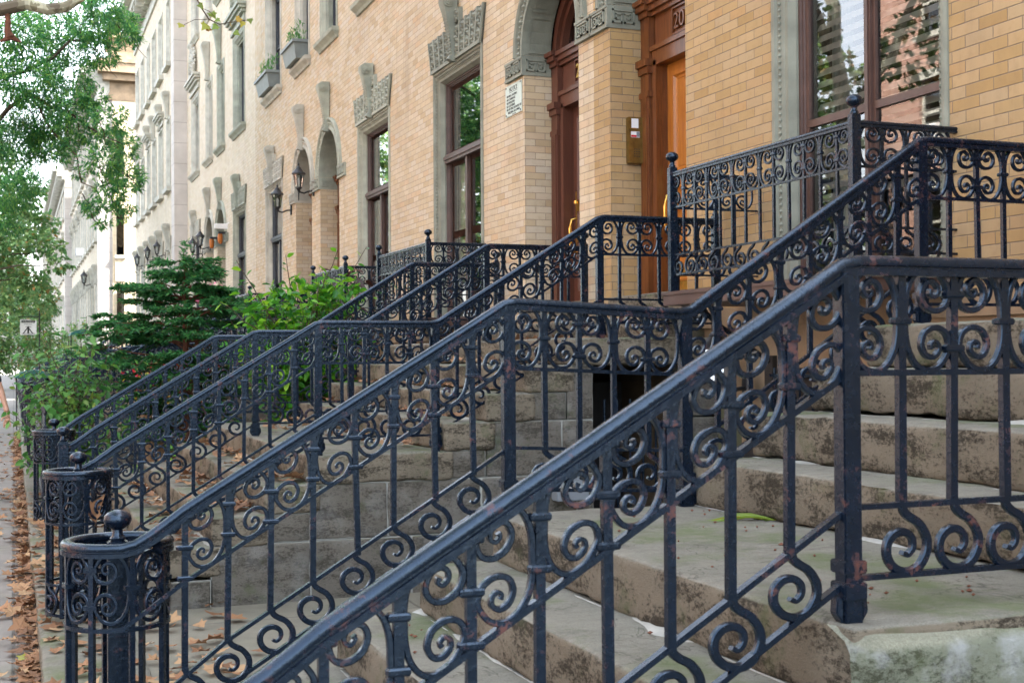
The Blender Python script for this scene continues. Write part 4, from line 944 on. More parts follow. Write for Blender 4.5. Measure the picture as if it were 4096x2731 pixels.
# ------------------------------------------------------------------ things on the facades
t = thing('notice_sign', 'mint green NOTICE plate screwed to the brick beside the brown door', 'sign', (F, 12.28, FZ(2.46)))
mb = MB(); mb.box(F-.012, F-.001, 12.065, 12.515, FZ(2.455), FZ(2.775)); mb.build('plate', 'sign mint', t, False, .004)
mb = MB()
for y in (12.09, 12.49):
    for z in (2.475, 2.755): mb.box(F-.016, F-.011, y-.008, y+.008, FZ(z)-.008, FZ(z)+.008)
mb.build('screws', 'sign letters', t)
text('NOTICE', .062, (F-.013, 12.29, FZ(2.705)), t, 'sign letters', 'lettering', .001, 'CENTER')
mb = MB(); mb.box(F-.014, F-.011, 12.18, 12.40, FZ(2.693), FZ(2.697)); mb.build('underline', 'sign letters', t)
for i, s in enumerate(['NO BALL PLAYING.', 'NO CARRIAGES.', 'NO PEDDLING.', 'NO LOITERING.', 'NO SITTING IN FRONT OF']): text(s, .034, (F-.013, 12.475, FZ(2.652-.034*i)), t, 'sign letters', 'lettering', .001)
text('BUILDING ALLOWED.', .034, (F-.013, 12.27, FZ(2.482)), t, 'sign letters', 'lettering', .001, 'CENTER'); text('order quality of law', .013, (F-.013, 12.27, FZ(2.463)), t, 'sign letters', 'lettering', .001, 'CENTER')
t = thing('intercom', 'brass intercom with a note and a sticker, on the pier by the orange door', 'intercom', (4.97, 10.02, FZ(1.64)))
Y = 10.0275
mb = MB(); mb.box(4.895, 5.032, Y-.06, Y-.002, FZ(1.645), FZ(2.04)); mb.build('case', 'bronze plate', t, False, .004)
mb = MB(); mb.box(4.92, 4.985, Y-.064, Y-.0605, FZ(1.945), FZ(2.025)); mb.build('note', 'paper', t); mb = MB(); mb.box(4.915, 4.995, Y-.064, Y-.0605, FZ(1.865), FZ(1.915)); mb.box(4.915, 4.965, Y-.0655, Y-.064, FZ(1.868), FZ(1.885), 1); mb.box(4.965, 4.993, Y-.0655, Y-.064, FZ(1.87), FZ(1.912), 2); mb.build('sticker', ['paper', 'petal', 'grey plastic'], t)
mb = MB()
for i in range(3):
    for k in range(4): mb.box(4.945+.02*i, 4.953+.02*i, Y-.064, Y-.06, FZ(1.70)+.02*k, FZ(1.708)+.02*k)
mb.build('buttons', 'sign letters', t)
def lantern(F, y, z, label, s=1, lit=False):
    t = thing('wall_lantern', label, 'lantern', (F, y, z)); x = F-.26*s
    mb = MB(); mb.lathe((0, 0, 0), [(0, 0)]*0 or [(.0, 0), (.055*s, 0), (.055*s, .02), (0, .03)], 12); mb.v = [(F-p[2], y+p[0], z-.11*s+p[1]*1.8) for p in mb.v]
    mb.tube([(F-.02, y, z-.12*s), (F-.09*s, y, z-.13*s), (F-.17*s, y, z-.165*s), (F-.235*s, y, z-.15*s), (x, y, z-.10*s)], .015*s, 8)
    mb.lathe((x, y, z), [(0, -.30*s), (.008*s, -.28*s), (.012*s, -.17*s), (.02*s, -.13*s), (.035*s, -.10*s), (.06*s, -.085*s), (.06*s, -.07*s)], 8); mb.build('bracket', 'black', t, True)
    mb = MB(); mb.lathe((x, y, z), [(.055*s, -.07*s), (.09*s, .15*s), (.0, .15*s)], 6); g_ = mb.build('pane', 'frosted pane' if lit else 'window glass', t)
    mb = MB()
    for k in range(6): a = 2*math.pi*k/6; mb.tube([(x+.056*s*math.cos(a), y+.056*s*math.sin(a), z-.07*s), (x+.092*s*math.cos(a), y+.092*s*math.sin(a), z+.155*s)], .007*s, 5)
    mb.build('cage', 'black', t)
    mb = MB(); mb.lathe((x, y, z), [(0, .145*s), (.12*s, .15*s), (.118*s, .165*s), (.07*s, .22*s), (.045*s, .245*s), (.05*s, .25*s), (.022*s, .285*s), (.012*s, .30*s), (.02*s, .318*s), (.008*s, .335*s), (0, .38*s)], 10); mb.build('cap', 'black', t, True, 0, 30)
    mb = MB(); mb.lathe((x, y, z), [(0, -.07*s), (.022*s, -.06*s), (.022*s, .0), (.03*s, .05*s), (0, .1*s)], 8); mb.build('bulb', 'lit bulb' if lit else 'white paint', t, True)
    return t
lantern(F, 23.62, FZ(2.83), 'black wall lantern on the brick left of the far arched door')
lantern(F, 21.72, FZ(2.95), 'black wall lantern on the pier between the two far arched doors')
lantern(4.62, 7.62, FZ(-.10), 'lit white lantern on the basement wall behind the stoop steps', .95, True)
lantern(F, 35.6, FZ(2.95), 'first black lantern on the pale brick above the top of the evergreen')
lantern(F, 34.1, FZ(3.0), 'second black lantern above the evergreen, nearer the amber lights')
lantern(4.41, 41.5, FZ(3.35), 'small lantern beside the limestone corner pier'); lantern(4.41, 44.6, FZ(3.45), 'small lantern on the pale house past the limestone pier'); lantern(4.41, 48.4, FZ(3.5), 'farthest small lantern on the pale house'); lantern(3.35, 62, FZ(3.6), 'lantern on the far building above the teal awning', 1.4)
for y, lab in ((32.8, 'amber wall light under the left fretted impost'), (31.4, 'amber wall light under the right fretted impost, beside a white camera')):
    t = thing('amber_light', lab, 'wall light', (F-.15, y, FZ(2.6))); mb = MB(); mb.box(F-.2, F, y-.06, y+.06, FZ(2.98), FZ(3.03)); mb.build('mount', 'black', t)
    mb = MB(); mb.lathe((F-.15, y, FZ(2.62)), [(0, .12), (.04, .13), (.06, .19), (.065, .30), (.05, .36), (0, .37)], 10); mb.build('globe', 'amber glass', t, True)
t = thing('security_camera', 'white security camera beside the right amber light', 'camera', (F-.2, 30.9, FZ(3.05))); mb = MB(); mb.box(F-.35, F-.05, 30.85, 30.98, FZ(3.05), FZ(3.17)); mb.tube([(F, 30.9, FZ(3.2)), (F-.15, 30.9, FZ(3.14))], .02, 6); mb.build('casing', 'white paint', t, False, .01)
# window boxes
LEAF = {}
def leafcloud(name, cen, dirs, ln, wd, mat, parent=None, fold=.15, kind=None):
    """many leaf faces: cen (n,3), dirs (n,3), ln, wd arrays"""
    n = len(cen); d = dirs/np.maximum(1e-6, np.linalg.norm(dirs, axis=1))[:, None]; r = RNG.normal(size=(n, 3)); r[:, 2] *= .45
    s = np.cross(d, r); u0 = np.array([0, 0, 1.]); s2 = np.cross(d, u0); s = s*.45+s2*.9; s /= np.maximum(1e-6, np.linalg.norm(s, axis=1))[:, None]; u = np.cross(s, d)
    ln = np.broadcast_to(ln, (n,))[:, None]; wd = np.broadcast_to(wd, (n,))[:, None]
    off = np.array(wloc(parent)) if parent else 0
    v = np.empty((n, 6, 3)); c = cen-off
    v[:, 0] = c; v[:, 1] = c+d*ln*.32+s*wd*.5+u*wd*fold; v[:, 2] = c+d*ln*.68+s*wd*.38+u*wd*fold*.6-u*ln*.02; v[:, 3] = c+d*ln-u*ln*.09; v[:, 4] = c+d*ln*.68-s*wd*.38+u*wd*fold*.6-u*ln*.02; v[:, 5] = c+d*ln*.32-s*wd*.5+u*wd*fold
    me = bpy.data.meshes.new(name); me.vertices.add(n*6); me.vertices.foreach_set('co', v.astype(np.float32).ravel())
    idx = np.array([0, 1, 2, 3, 0, 3, 4, 5]); li = (np.arange(n)[:, None]*6+idx).ravel(); me.loops.add(n*8); me.loops.foreach_set('vertex_index', li.astype(np.int32))
    me.polygons.add(n*2); me.polygons.foreach_set('loop_start', np.arange(0, n*8, 4, dtype=np.int32)); me.update(calc_edges=True); me.validate()
    me.materials.append(MT[mat]); o = bpy.data.objects.new(name, me); COL.objects.link(o)
    if parent: o.parent = parent
    return tag(o, kind=kind)
for y, s, lab in ((22.7, .52, 'grey planter box with green sprigs under the right narrow upper window'), (25.35, .62, 'grey planter box with trailing sprigs under the left wide upper window')):
    t = thing('window_box', lab, 'planter', (F-.1, y, FZ(5.18)))
    mb = MB(); mb.loft([[(F-.24-d, y-s-d, z), (F+.02, y-s-d, z), (F+.02, y+s+d, z), (F-.24-d, y+s+d, z)] for z, d in ((FZ(5.19), -.05), (FZ(5.45), .0), (FZ(5.45), .03), (FZ(5.50), .03), (FZ(5.50), -.01), (FZ(5.44), -.02))]); mb.build('trough', 'planter grey', t)
    n = 160; c = np.column_stack([RNG.uniform(F-.2, F-.02, n), RNG.uniform(y-s, y+s, n), FZ(5.45)+RNG.uniform(0, .35, n)]); leafcloud('sprigs', c, RNG.normal(size=(n, 3))*.5+[0, 0, 1], .09, .02, 'shrub leaf', t, kind='stuff')
t = thing('meter_box', 'small grey box lettered on its front, on the stone side wall by the dark gate', 'box', (3.45, 8.06, .6)); mb = MB(); mb.box(3.37, 3.60, 7.97, 8.08, .54, .685); mb.build('case', 'grey plastic', t, False, .006)
ob = text('JEP', .055, (0, 0, 0), t, 'white paint', 'lettering', .001); ob.rotation_euler = (0, 0, math.pi/2*3 if False else math.pi*1.5); ob.rotation_euler = (0, 0, rad(90)); ob.location = Vector((3.43, 7.966, .61))-wloc(t)
t = thing('mailbox', 'black mailbox with a curved lid on the basement wall under the lit lantern', 'mailbox', (4.66, 7.6, FZ(-.85)))
mb = MB(); mb.box(4.58, 4.71, 7.42, 7.78, FZ(-.95), FZ(-.70)); mb.build('case', 'black', t, False, .01); mb = MB(); mb.loft([[(4.71-.16*math.sin(a), yv, FZ(-.70)+.07*math.cos(a)) for a in [math.pi/2*k/6 for k in range(7)]]+[(4.71, yv, FZ(-.72))] for yv in (7.40, 7.80)]); mb.build('lid', 'black', t, True)
t = thing('door_intercom', 'slim black intercom handset with a small blue screen on the olive panel', 'intercom', (4.6, 8.0, FZ(-1.05)))
mb = MB(); mb.box(4.63, 4.66, 8.075, 8.185, FZ(-1.05), FZ(-.80)); mb.build('case', 'black', t, False, .012); mb = MB(); mb.box(4.626, 4.631, 8.10, 8.165, FZ(-.93), FZ(-.85)); mb.build('screen', 'screen', t)
mb = MB(); mb.box(4.66, 4.71, 7.86, 8.07, .0, FZ(-.3)); mb.box(4.66, 4.71, 8.07, 8.30, 0, FZ(-.5)); mb.build('olive_panel', 'olive paint', hB)
# ------------------------------------------------------------------ vegetation
def twig_leaves(P, n, ln, spread):
    pass
def cloud(blobs, per, flat=.8):
    C = []; D = []
    for b in blobs:
        x, y, z, r = b[:4]; n = int(per*(r/.5)**2); k = max(4, n//9)
        sub = RNG.normal(size=(k, 3)); sub /= np.linalg.norm(sub, axis=1)[:, None]; sub *= (RNG.uniform(.25, 1, (k, 1))**.55)*r; sub[:, 2] *= flat
        for s in sub:
            m = 9; dv = RNG.normal(size=(m, 3))*.8+s/r*.9+np.array([0, 0, -.35]); C.append(np.array([x, y, z])+s+RNG.normal(size=(m, 3))*r*.09); D.append(dv)
    return np.concatenate(C), np.concatenate(D)
def branch(mb, p, q, r0, r1, wob=.1, n=6, sd=0):
    P = [Vector(p).lerp(Vector(q), k/n)+Vector((noise.noise(Vector((k*.9+sd, 1, 2))), noise.noise(Vector((k*.9+sd, 5, 2))), noise.noise(Vector((k*.9+sd, 1, 9)))))*wob*(1 if 0 < k < n else 0) for k in range(n+1)]
    mb.tube(P, [r0+(r1-r0)*k/n for k in range(n+1)], 8); return P
# willow oak with hanging foliage on the left
t = thing('street_tree', 'large narrow-leaved street tree, its crown hanging over the upper left of the street', 'tree', (-2.5, 27, 0), 'street trees')
WB = [(0.08, 26.0, 7.68, 0.62), (0.8, 27.0, 7.98, 0.6), (1.44, 26.0, 7.87, 0.45), (2.02, 27.0, 8.25, 0.36), (1.98, 25.0, 7.5, 0.28), (0.23, 26.0, 6.79, 0.66), (0.96, 27.0, 7.13, 0.56), (1.52, 26.0, 7.38, 0.41), (1.54, 25.0, 7.96, 0.4), (0.48, 27.0, 6.24, 0.64), (-0.0, 27.0, 5.7, 0.69), (1.04, 26.0, 6.18, 0.5), (1.44, 26.0, 6.52, 0.28), (1.36, 26.0, 5.8, 0.28), (1.65, 25.0, 5.88, 0.36), (1.95, 26.0, 5.6, 0.35), (1.53, 25.0, 5.15, 0.38), (2.02, 26.0, 5.07, 0.35), (1.70, 25.0, 4.6, 0.34), (1.43, 26.0, 4.46, 0.26), (1.88, 25.0, 4.28, 0.24), (1.53, 25.0, 3.98, 0.16), (2.16, 25.0, 4.74, 0.15), (-0.09, 30.0, 5.13, 0.57), (0.30, 30.0, 5.34, 0.38), (-0.14, 30.0, 4.38, 0.33), (0.60, 27.0, 5.74, 0.47), (0.88, 26.0, 5.51, 0.29), (1.16, 26.0, 5.07, 0.12), (-1, 27, 7.2, .9), (-2, 26, 8, 1.2), (-3.5, 27, 7.5, 1.2), (-1.5, 28, 9.3, 1.2), (0, 28, 9.4, .9), (1.2, 27.5, 9.2, .7), (-2.5, 27.5, 10, 1.2), (-.8, 26, 5.7, .7)]
c, d = cloud(WB, 1250); n = len(c); leafcloud('crown', c, d, RNG.uniform(.08, .14, n), RNG.uniform(.022, .034, n), 'willow leaf', t)
mb = MB(); branch(mb, (-2.5, 27, -.1), (-2.3, 27, 4), .24, .18, .1); branch(mb, (-2.3, 27, 4), (-1.6, 27, 8.5), .16, .06, .25, 8, 3); branch(mb, (-2.25, 27, 4.2), (.3, 26.6, 6.6), .10, .035, .3, 9, 7); branch(mb, (.3, 26.6, 6.6), (1.9, 25.6, 5.6), .035, .01, .2, 7, 9); branch(mb, (-1.9, 27, 6), (1.9, 26.4, 8.0), .07, .015, .25, 9, 11); branch(mb, (.3, 26.6, 6.6), (1.6, 25.4, 4.4), .025, .007, .2, 8, 13)
for k in range(26): a = WB[k % 25]; branch(mb, (a[0]-.2, a[1], a[2]+.2), (a[0]+RNG.uniform(-.3, .4), a[1]+RNG.uniform(-.3, .3), a[2]-a[3]*1.2), .012, .004, .08, 5, k)
mb.build('trunk', 'bark', t, True)
# sycamore seen in the window, its limb crossing the top left corner
t = thing('street_tree', 'mottled plane tree, one pale peeling limb crossing the top left corner', 'tree', (-2.6, 17.2, 0), 'street trees')
mb = MB(); branch(mb, (-2.6, 17.2, -.1), (-2.45, 17.4, 2.6), .30, .23, .05, 5, 1); branch(mb, (-2.45, 17.4, 2.6), (-2.9, 17.9, 5.4), .2, .14, .12, 7, 4); branch(mb, (-2.9, 17.9, 5.4), (-2.5, 18.2, 9.5), .14, .08, .2, 7, 5)
branch(mb, (-2.75, 17.65, 4.2), (-.43, 16.5, 5.6), .12, .085, .12, 6, 8)
mb.tube([(-.43, 16.5, 5.6), (-.14, 16.5, 5.65), (.15, 16.5, 5.745), (.39, 16.5, 5.70), (.59, 16.5, 5.745), (.74, 16.5, 5.85), (.99, 16.5, 6.05), (1.5, 16.4, 6.4)], [.085, .082, .075, .07, .066, .05, .04, .02], 9)
branch(mb, (-2.9, 17.8, 5.2), (-4.5, 17.5, 8), .1, .04, .2, 7, 12); branch(mb, (-2.65, 18.0, 6.5), (-1.0, 17, 9), .08, .03, .2, 7, 14); mb.build('trunk', 'sycamore bark', t, True)
mb = MB(); mb.tube([(-.07, 16.5, 5.66), (-.05, 16.5, 5.52), (-.06, 16.5, 5.40), (-.03, 16.5, 5.33)], [.035, .033, .04, .055], 7); mb.tube([(-.03, 16.5, 5.33), (-.14, 16.5, 5.27)], [.04, .012], 6); mb.tube([(-.03, 16.5, 5.34), (.09, 16.5, 5.28)], [.04, .01], 6); mb.build('broken_stub', 'reddish bark', t, True)
c, d = cloud([(-3, 17, 9.5, 1.6), (-1, 16, 9.6, 1.4), (.8, 16, 9.0, 1.2), (-5, 17.5, 9, 1.5), (-2.5, 19, 10.5, 1.6), (-3.4, 15.6, 7.4, 1.1), (-4.6, 18, 6.6, .9), (-2.2, 18.6, 7.4, .9), (-2, 13.5, 11.5, 1.7), (-3.5, 15, 12.5, 2), (-1.0, 18, 12.5, 1.6)], 95); n = len(c); leafcloud('crown', c, d, RNG.uniform(.11, .2, n), RNG.uniform(.1, .17, n), 'plane leaf', t)
# plane tree beside the camera: shade, and the twig at the top of the picture
t = thing('street_tree', 'plane tree at the kerb whose thin twig of yellowing lobed leaves hangs at the top', 'tree', (-2.6, 6.3, 0), 'street trees')
mb = MB(); branch(mb, (-2.6, 6.3, -.1), (-2.5, 6.4, 4.0), .26, .2, .06, 6, 21); branch(mb, (-2.5, 6.4, 4.0), (-2.2, 6.6, 9), .2, .08, .2, 7, 22); branch(mb, (-2.5, 6.4, 3.9), (.3, 7.2, 5.8), .11, .04, .15, 7, 23); branch(mb, (.3, 7.2, 5.8), (.92, 7.5, 3.75), .02, .006, .1, 7, 24); mb.build('trunk', 'sycamore bark', t, True)
mb = MB(); tw = [(.92, 7.5, 3.75), (.94, 7.5, 3.6), (1.0, 7.5, 3.49), (1.04, 7.5, 3.43), (1.1, 7.5, 3.405), (1.16, 7.49, 3.42), (1.2, 7.5, 3.43), (1.28, 7.5, 3.45)]; mb.tube(tw, [.005, .005, .004, .004, .003, .003, .002, .002], 5); mb.tube([(1.04, 7.5, 3.43), (.96, 7.5, 3.42), (.90, 7.5, 3.385)], .0018, 5); mb.tube([(1.0, 7.5, 3.49), (1.04, 7.48, 3.47), (1.07, 7.48, 3.44)], .0018, 5); tw_ = mb.build('twig', 'bark', t, True)
def lobed(mb, p, dirv, up_, s):
    d = Vector(dirv).normalized(); u = Vector(up_).normalized(); sd_ = d.cross(u).normalized(); O = [(0, 0), (.28, .10), (.50, .05), (.42, .28), (.56, .50), (.30, .52), (.18, .72), (0, 1.0)]
    pts = O+[(-x, y) for x, y in O[::-1]][1:-1]; mb.add([Vector(p)+sd_*x*s+d*y*s+u*(abs(x)*.25*s-.12*s*y*y) for x, y in pts], [tuple(range(len(pts)))])
mb = MB(); R3 = random.Random(4)
for p in [(.895, 7.5, 3.39), (1.02, 7.5, 3.375), (1.03, 7.5, 3.40), (1.045, 7.5, 3.47), (1.075, 7.5, 3.43), (1.16, 7.5, 3.405), (1.19, 7.5, 3.44), (1.27, 7.5, 3.455), (1.09, 7.5, 3.40), (1.18, 7.5, 3.37), (1.235, 7.5, 3.435), (1.01, 7.5, 3.50)]: lobed(mb, p, (R3.uniform(-.7, .7), R3.uniform(-.4, .2), R3.uniform(-.8, .2)), (R3.uniform(-.5, .5), -1, R3.uniform(.1, .8)), R3.uniform(.035, .062))
mb.build('twig_leaves', 'autumn leaf', t)
c, d = cloud([(-2.2, 6.6, 9.2, 1.8), (0, 7.2, 8.4, 1.3), (-1.4, 4.5, 8.8, 1.5), (-3.8, 7, 8.6, 1.6), (-2, 8.8, 9, 1.5), (.4, 5.2, 8.6, 1.1), (-1.5, 6, 11.5, 2.0), (.3, 8, 11.0, 1.6), (-3, 4, 11.5, 1.8), (-1, 9.5, 12, 1.8), (-3, 8, 12.5, 2.0), (-1.5, 2, 10.5, 1.8), (.5, 3, 10, 1.4)], 55); n = len(c); leafcloud('crown', c, d, RNG.uniform(.12, .2, n), RNG.uniform(.1, .18, n), 'plane leaf', t)
# far street trees
for k, (x, y, bl, lab) in enumerate([(-3.0, 35.5, [(-3, 35.5, 5, 1.2), (-2.8, 36, 6.6, 1.2), (-3.4, 35, 8, 1.3), (-4, 36, 6, 1.2), (-3, 37, 9.2, 1.2), (-2.6, 34.6, 4, .8), (-2.5, 37, 5, .9)], 'kerbside tree just out of view, mirrored green in the transom window'), (-2.4, 45, [(-.3, 45, 5.26, 1.0), (.68, 47, 6.0, .8), (.2, 46, 6.9, .9), (1.0, 45, 5.2, .6), (1.35, 44, 4.6, .4), (-.2, 46, 4.2, .8), (.6, 45, 4.05, .6), (-1.4, 45, 6.5, 1.3), (-2.6, 45, 7.5, 1.4), (-1, 46, 8.2, 1.2), (.0, 44.5, 3.4, .5), (-2.7, 44, 5.2, 1.2), (-2.8, 44.5, 9.2, 1.4), (-3.4, 43, 7, 1.2)], 'pale green street tree with first orange leaves, left of the far houses'), (-2.4, 60, [(-.3, 60, 3.4, 1.0), (.7, 61, 3.9, .9), (1.3, 62, 4.4, .7), (-.4, 60, 5.5, 1.2), (.8, 62, 2.6, .7), (-1.8, 60, 6, 1.6), (.2, 61, 7.2, 1.2)], 'hazy far street tree low behind the sale board'), (-1.8, 76, [(-1.5, 76, 1.4, 1.3), (0, 76, 1.6, 1.2), (1.2, 77, 1.9, 1.1), (2.2, 78, 2.4, 1), (-.6, 76, 3, 1.3), (.9, 77, 3.6, 1.2), (-2.4, 76, 3.6, 1.6), (-1.4, 76, 5.4, 1.6), (.2, 76, 5.2, 1.3), (1.6, 78, 4.4, .9)], 'farthest bushy street tree closing the view along the pavement')]):
    t = thing('street_tree', lab, 'tree', (x, y, 0), 'street trees'); c, d = cloud(bl, 230); n = len(c); leafcloud('crown', c, d, RNG.uniform(.12, .2, n), RNG.uniform(.09, .15, n), 'distant leaf', t)
    mb = MB(); branch(mb, (x, y, -.1), (x+.3, y, 4.5), .2, .13, .1, 6, k+30)
    for b in bl: branch(mb, (x+.25, y, 4.2), b[:3], .05, .012, .2, 6, k*9+b[2])
    mb.build('trunk', 'bark', t, True)
t = thing('shrub', 'greyish purple shrub far along the forecourts, behind the sale board post', 'shrub', (1.6, 37, 0)); c, d = cloud([(1.5, 37, 1.6, .6), (1.9, 38, 2.1, .6), (1.2, 37, 1.0, .6), (2.2, 38, 1.4, .6), (1.5, 37.5, 2.3, .35)], 200); n = len(c); leafcloud('foliage', c, d, .1, .06, 'distant leaf', t); mb = MB()
for b in ((1.4, 37, 2.2), (1.9, 38, 2.4), (2.1, 38, 1.8)): branch(mb, (1.6, 37, 0), b, .03, .008, .15, 6, b[0]*7)
mb.build('stem', 'bark', t, True)
# evergreen (yew) behind the first double stoop
t = thing('evergreen_tree', 'dark green evergreen with flat layered sprays, growing between the stoops', 'tree', (1.98, 16.4, 0))
mb = MB(); TR = (1.98, 16.4); branch(mb, (TR[0]+.05, TR[1], -.05), (TR[0], TR[1], 1.5), .055, .045, .03, 6, 40); branch(mb, (TR[0], TR[1], 1.5), (TR[0]-.02, TR[1], 2.8), .04, .008, .03, 6, 41); branch(mb, (TR[0]+.06, TR[1], .9), (TR[0]+.14, TR[1]-.05, 1.9), .035, .02, .03, 5, 42)
C = []; D = []
for k in range(88):
    z = .40+2.3*(k/88)**.95+RNG.normal()*.05; elv = RNG.normal()*.13; az = k*2.39996+RNG.uniform(-.3, .3); L = (1.14 if z < 1.9 else 1.14*(2.95-z)/1.05)*RNG.uniform(.5, 1.12)+.08
    if z < 1.0: L *= .8
    dx, dy = math.cos(az), math.sin(az)*.8; p0 = Vector((TR[0], TR[1], z)); P = []
    for j in range(7): s = j/6; P.append(p0+Vector((dx*L*s, dy*L*s, (.16+elv)*L*s*(1.3-s)*1.2+RNG.normal()*.02)))
    mb.tube(P, [.014*(1-j/7.5) for j in range(7)], 5)
    for j in range(int(16*L)+4):
        s = RNG.uniform(.22, 1); q = P[0].lerp(P[-1], s); q.z = P[min(6, int(s*6))].z; side = RNG.choice([-1, 1]); tl = (.30*(1.15-s)+.09)*RNG.uniform(.6, 1.2)
        ang = math.atan2(dy, dx)+side*RNG.uniform(.5, 1.1); e = Vector((math.cos(ang), math.sin(ang), RNG.uniform(-.28, .12)))
        mb.tube([q, q+e*tl], [.004, .002], 4)
        m = int(tl*150)+10
        for i in range(m): s2 = RNG.uniform(.1, 1.05); sg = RNG.choice([-1, 1]); pe = Vector((-e.y, e.x, 0)); C.append(q+e*tl*s2+pe*RNG.normal()*.012); D.append(e*.8+pe*sg*.8+Vector((0, 0, RNG.normal()*.45)))
for i in range(220): z = RNG.uniform(2.3, 2.95); C.append(Vector((TR[0]+RNG.normal()*.03, TR[1]+RNG.normal()*.03, z))); D.append(Vector((RNG.normal(), RNG.normal(), .7)))
mb.build('trunk', 'reddish bark', t, True); leafcloud('foliage', np.array(C), np.array(D), RNG.uniform(.05, .085, len(C)), RNG.uniform(.016, .026, len(C)), 'yew needle', t)
# broad-leaved shrubs: stems with alternate leaves
def shoot(mb, C, D, S, p, q, r, n, ls, droop=.25, sd=0):
    P = branch(mb, p, q, r, r*.35, .06, 7, sd); m = len(P)-1
    for i in range(n):
        s = (i+.7)/n; k = min(m-1, int(s*m)); b = P[k].lerp(P[k+1], s*m-k); ax = (P[k+1]-P[k]).normalized()
        o_ = ax.cross(Vector((0, 0, 1))); o_ = o_.normalized() if o_.length > .1 else Vector((1, 0, 0)); o_ = Matrix.Rotation(i*2.4+sd, 3, ax) @ o_
        C.append(b+o_*.01); D.append(o_*.9+ax*.45+Vector((0, 0, -droop))); S.append(ls*RNG.uniform(.65, 1.15))
t = thing('shrub', 'bright green broad-leaved bush behind the double stoop railings', 'shrub', (2.9, 14.2, 0)); mb = MB(); C = []; D = []; S = []; R4 = random.Random(9)
for k in range(120):
    a = R4.uniform(0, 6.28); b0 = (2.9+R4.uniform(-.2, .2), 14.2+R4.uniform(-.2, .2), R4.uniform(.3, 1.5)); h = R4.uniform(1.25, 2.45)
    w_ = .85*(1-.45*abs(h-1.8)); e = (2.9+math.cos(a)*w_*R4.uniform(.3, 1.0), 14.2+math.sin(a)*.75*R4.uniform(.3, 1), h); shoot(mb, C, D, S, b0, e, .007, 20, .125, .3, k)
for e in ((2.22, 14.0, 2.55), (2.05, 14.0, 2.10), (3.62, 13.9, 2.72), (3.3, 13.9, 2.68), (3.55, 13.8, 2.4), (2.75, 14.0, 2.62), (2.25, 13.9, 1.72), (3.9, 13.9, 2.35)): shoot(mb, C, D, S, (2.9, 14.2, 1.5), e, .010, 15, .125, .15, e[0]*3)
for k in range(5): branch(mb, (2.9, 14.2, -.05), (2.9+.25*math.cos(k), 14.2+.25*math.sin(k), 1.5), .02, .012, .08, 6, k)
c, d = cloud([(2.65, 14.1, 1.95, .38), (3.1, 14.2, 2.1, .38), (3.45, 14, 2.2, .26), (2.45, 14, 1.65, .3), (3.0, 14.1, 1.55, .5), (3.4, 14.1, 1.65, .4), (2.8, 14, 1.05, .45), (3.3, 14, 1.1, .4), (2.75, 14, 2.3, .2)], 330)
C += list(c); D += list(d); S += list(RNG.uniform(.08, .135, len(c)))
mb.build('stems', 'bark', t, True); leafcloud('foliage', np.array(C), np.array(D), np.array(S), np.array(S)*.54, 'bright leaf', t, .12)
t = thing('potted_plant', 'dark purple leaved plant behind the top of the bright green bush', 'plant', (3.55, 14.9, FZ(.4))); C = []; D = []; S = []; mb = MB()
for k in range(9): a = k*.7; shoot(mb, C, D, S, (3.6, 14.9, 1.7), (3.6+.28*math.cos(a), 14.9+.3*math.sin(a), 2.45+.12*math.sin(k*2)), .007, 7, .15, .5, k)
mb.build('stems', 'bark', t, True); leafcloud('foliage', np.array(C), np.array(D), np.array(S), np.array(S)*.55, 'purple leaf', t)
t = thing('shrub', 'loose leafy shrub at the pavement edge on the left, over a small iron fence', 'shrub', (.55, 15.2, 0)); mb = MB(); C = []; D = []; S = []
for k in range(120):
    a = R4.uniform(0, 6.28); h = R4.uniform(.35, 1.75)+(.25 if R4.random() < .15 else 0); rr_ = R4.uniform(.25, .72)*(1.05-.25*abs(h-1)); e = (.56+math.cos(a)*rr_*1.0, 15.2+math.sin(a)*rr_*1.6, h)
    shoot(mb, C, D, S, (.56+R4.uniform(-.15, .15), 15.2+R4.uniform(-.4, .4), max(.2, h*.5)), e, .005, 16, .105, .35, k)
for e in ((1.35, 15.0, 1.5), (1.15, 15, 1.75), (.25, 15, 1.95), (.75, 15, 1.98), (1.5, 15, 1.2)): shoot(mb, C, D, S, (.6, 15.2, 1.0), e, .007, 14, .09, .3, e[0])
for k in range(7): branch(mb, (.56, 15.2+.08*k, -.05), (.56+.3*math.cos(k), 15.2+.5*math.sin(k), .9), .018, .008, .06, 6, k)
mb.build('stems', 'bark', t, True); leafcloud('foliage', np.array(C), np.array(D), np.array(S), np.array(S)*.55, 'shrub leaf', t, .12)
t = thing('shrub', 'low dark shrub between the two stoops, behind the double stoop steps', 'shrub', (1.6, 13.7, 0)); c, d = cloud([(1.5, 13.6, .35, .35), (2.0, 13.8, .4, .4), (1.1, 13.7, .3, .3), (2.5, 14, .5, .35)], 190, .8); n = len(c); leafcloud('foliage', c, d, .08, .04, 'bright leaf', t); mb = MB()
for q in ((1.5, 13.6, .5), (2, 13.8, .6), (1.1, 13.7, .45)): branch(mb, (1.6, 13.7, 0), q, .012, .006, .05, 5, q[0])
mb.build('stems', 'bark', t, True)
t = thing('flower_bed', 'red and yellow flowers under the evergreen', 'flowers', (1.8, 17.2, 0)); n = 420; c = np.column_stack([RNG.normal(1.85, .25, n), RNG.normal(17.3, .4, n), RNG.uniform(.9, 1.5, n)]); leafcloud('petals', c, RNG.normal(size=(n, 3)), .06, .05, 'petal', t, kind='stuff'); mb = MB(); mb.lathe((1.85, 17.3, 0), [(0, 0), (.28, 0), (.36, .9), (.33, .92), (0, .85)], 14); mb.build('pot', 'sand coloured masonry', t, True)
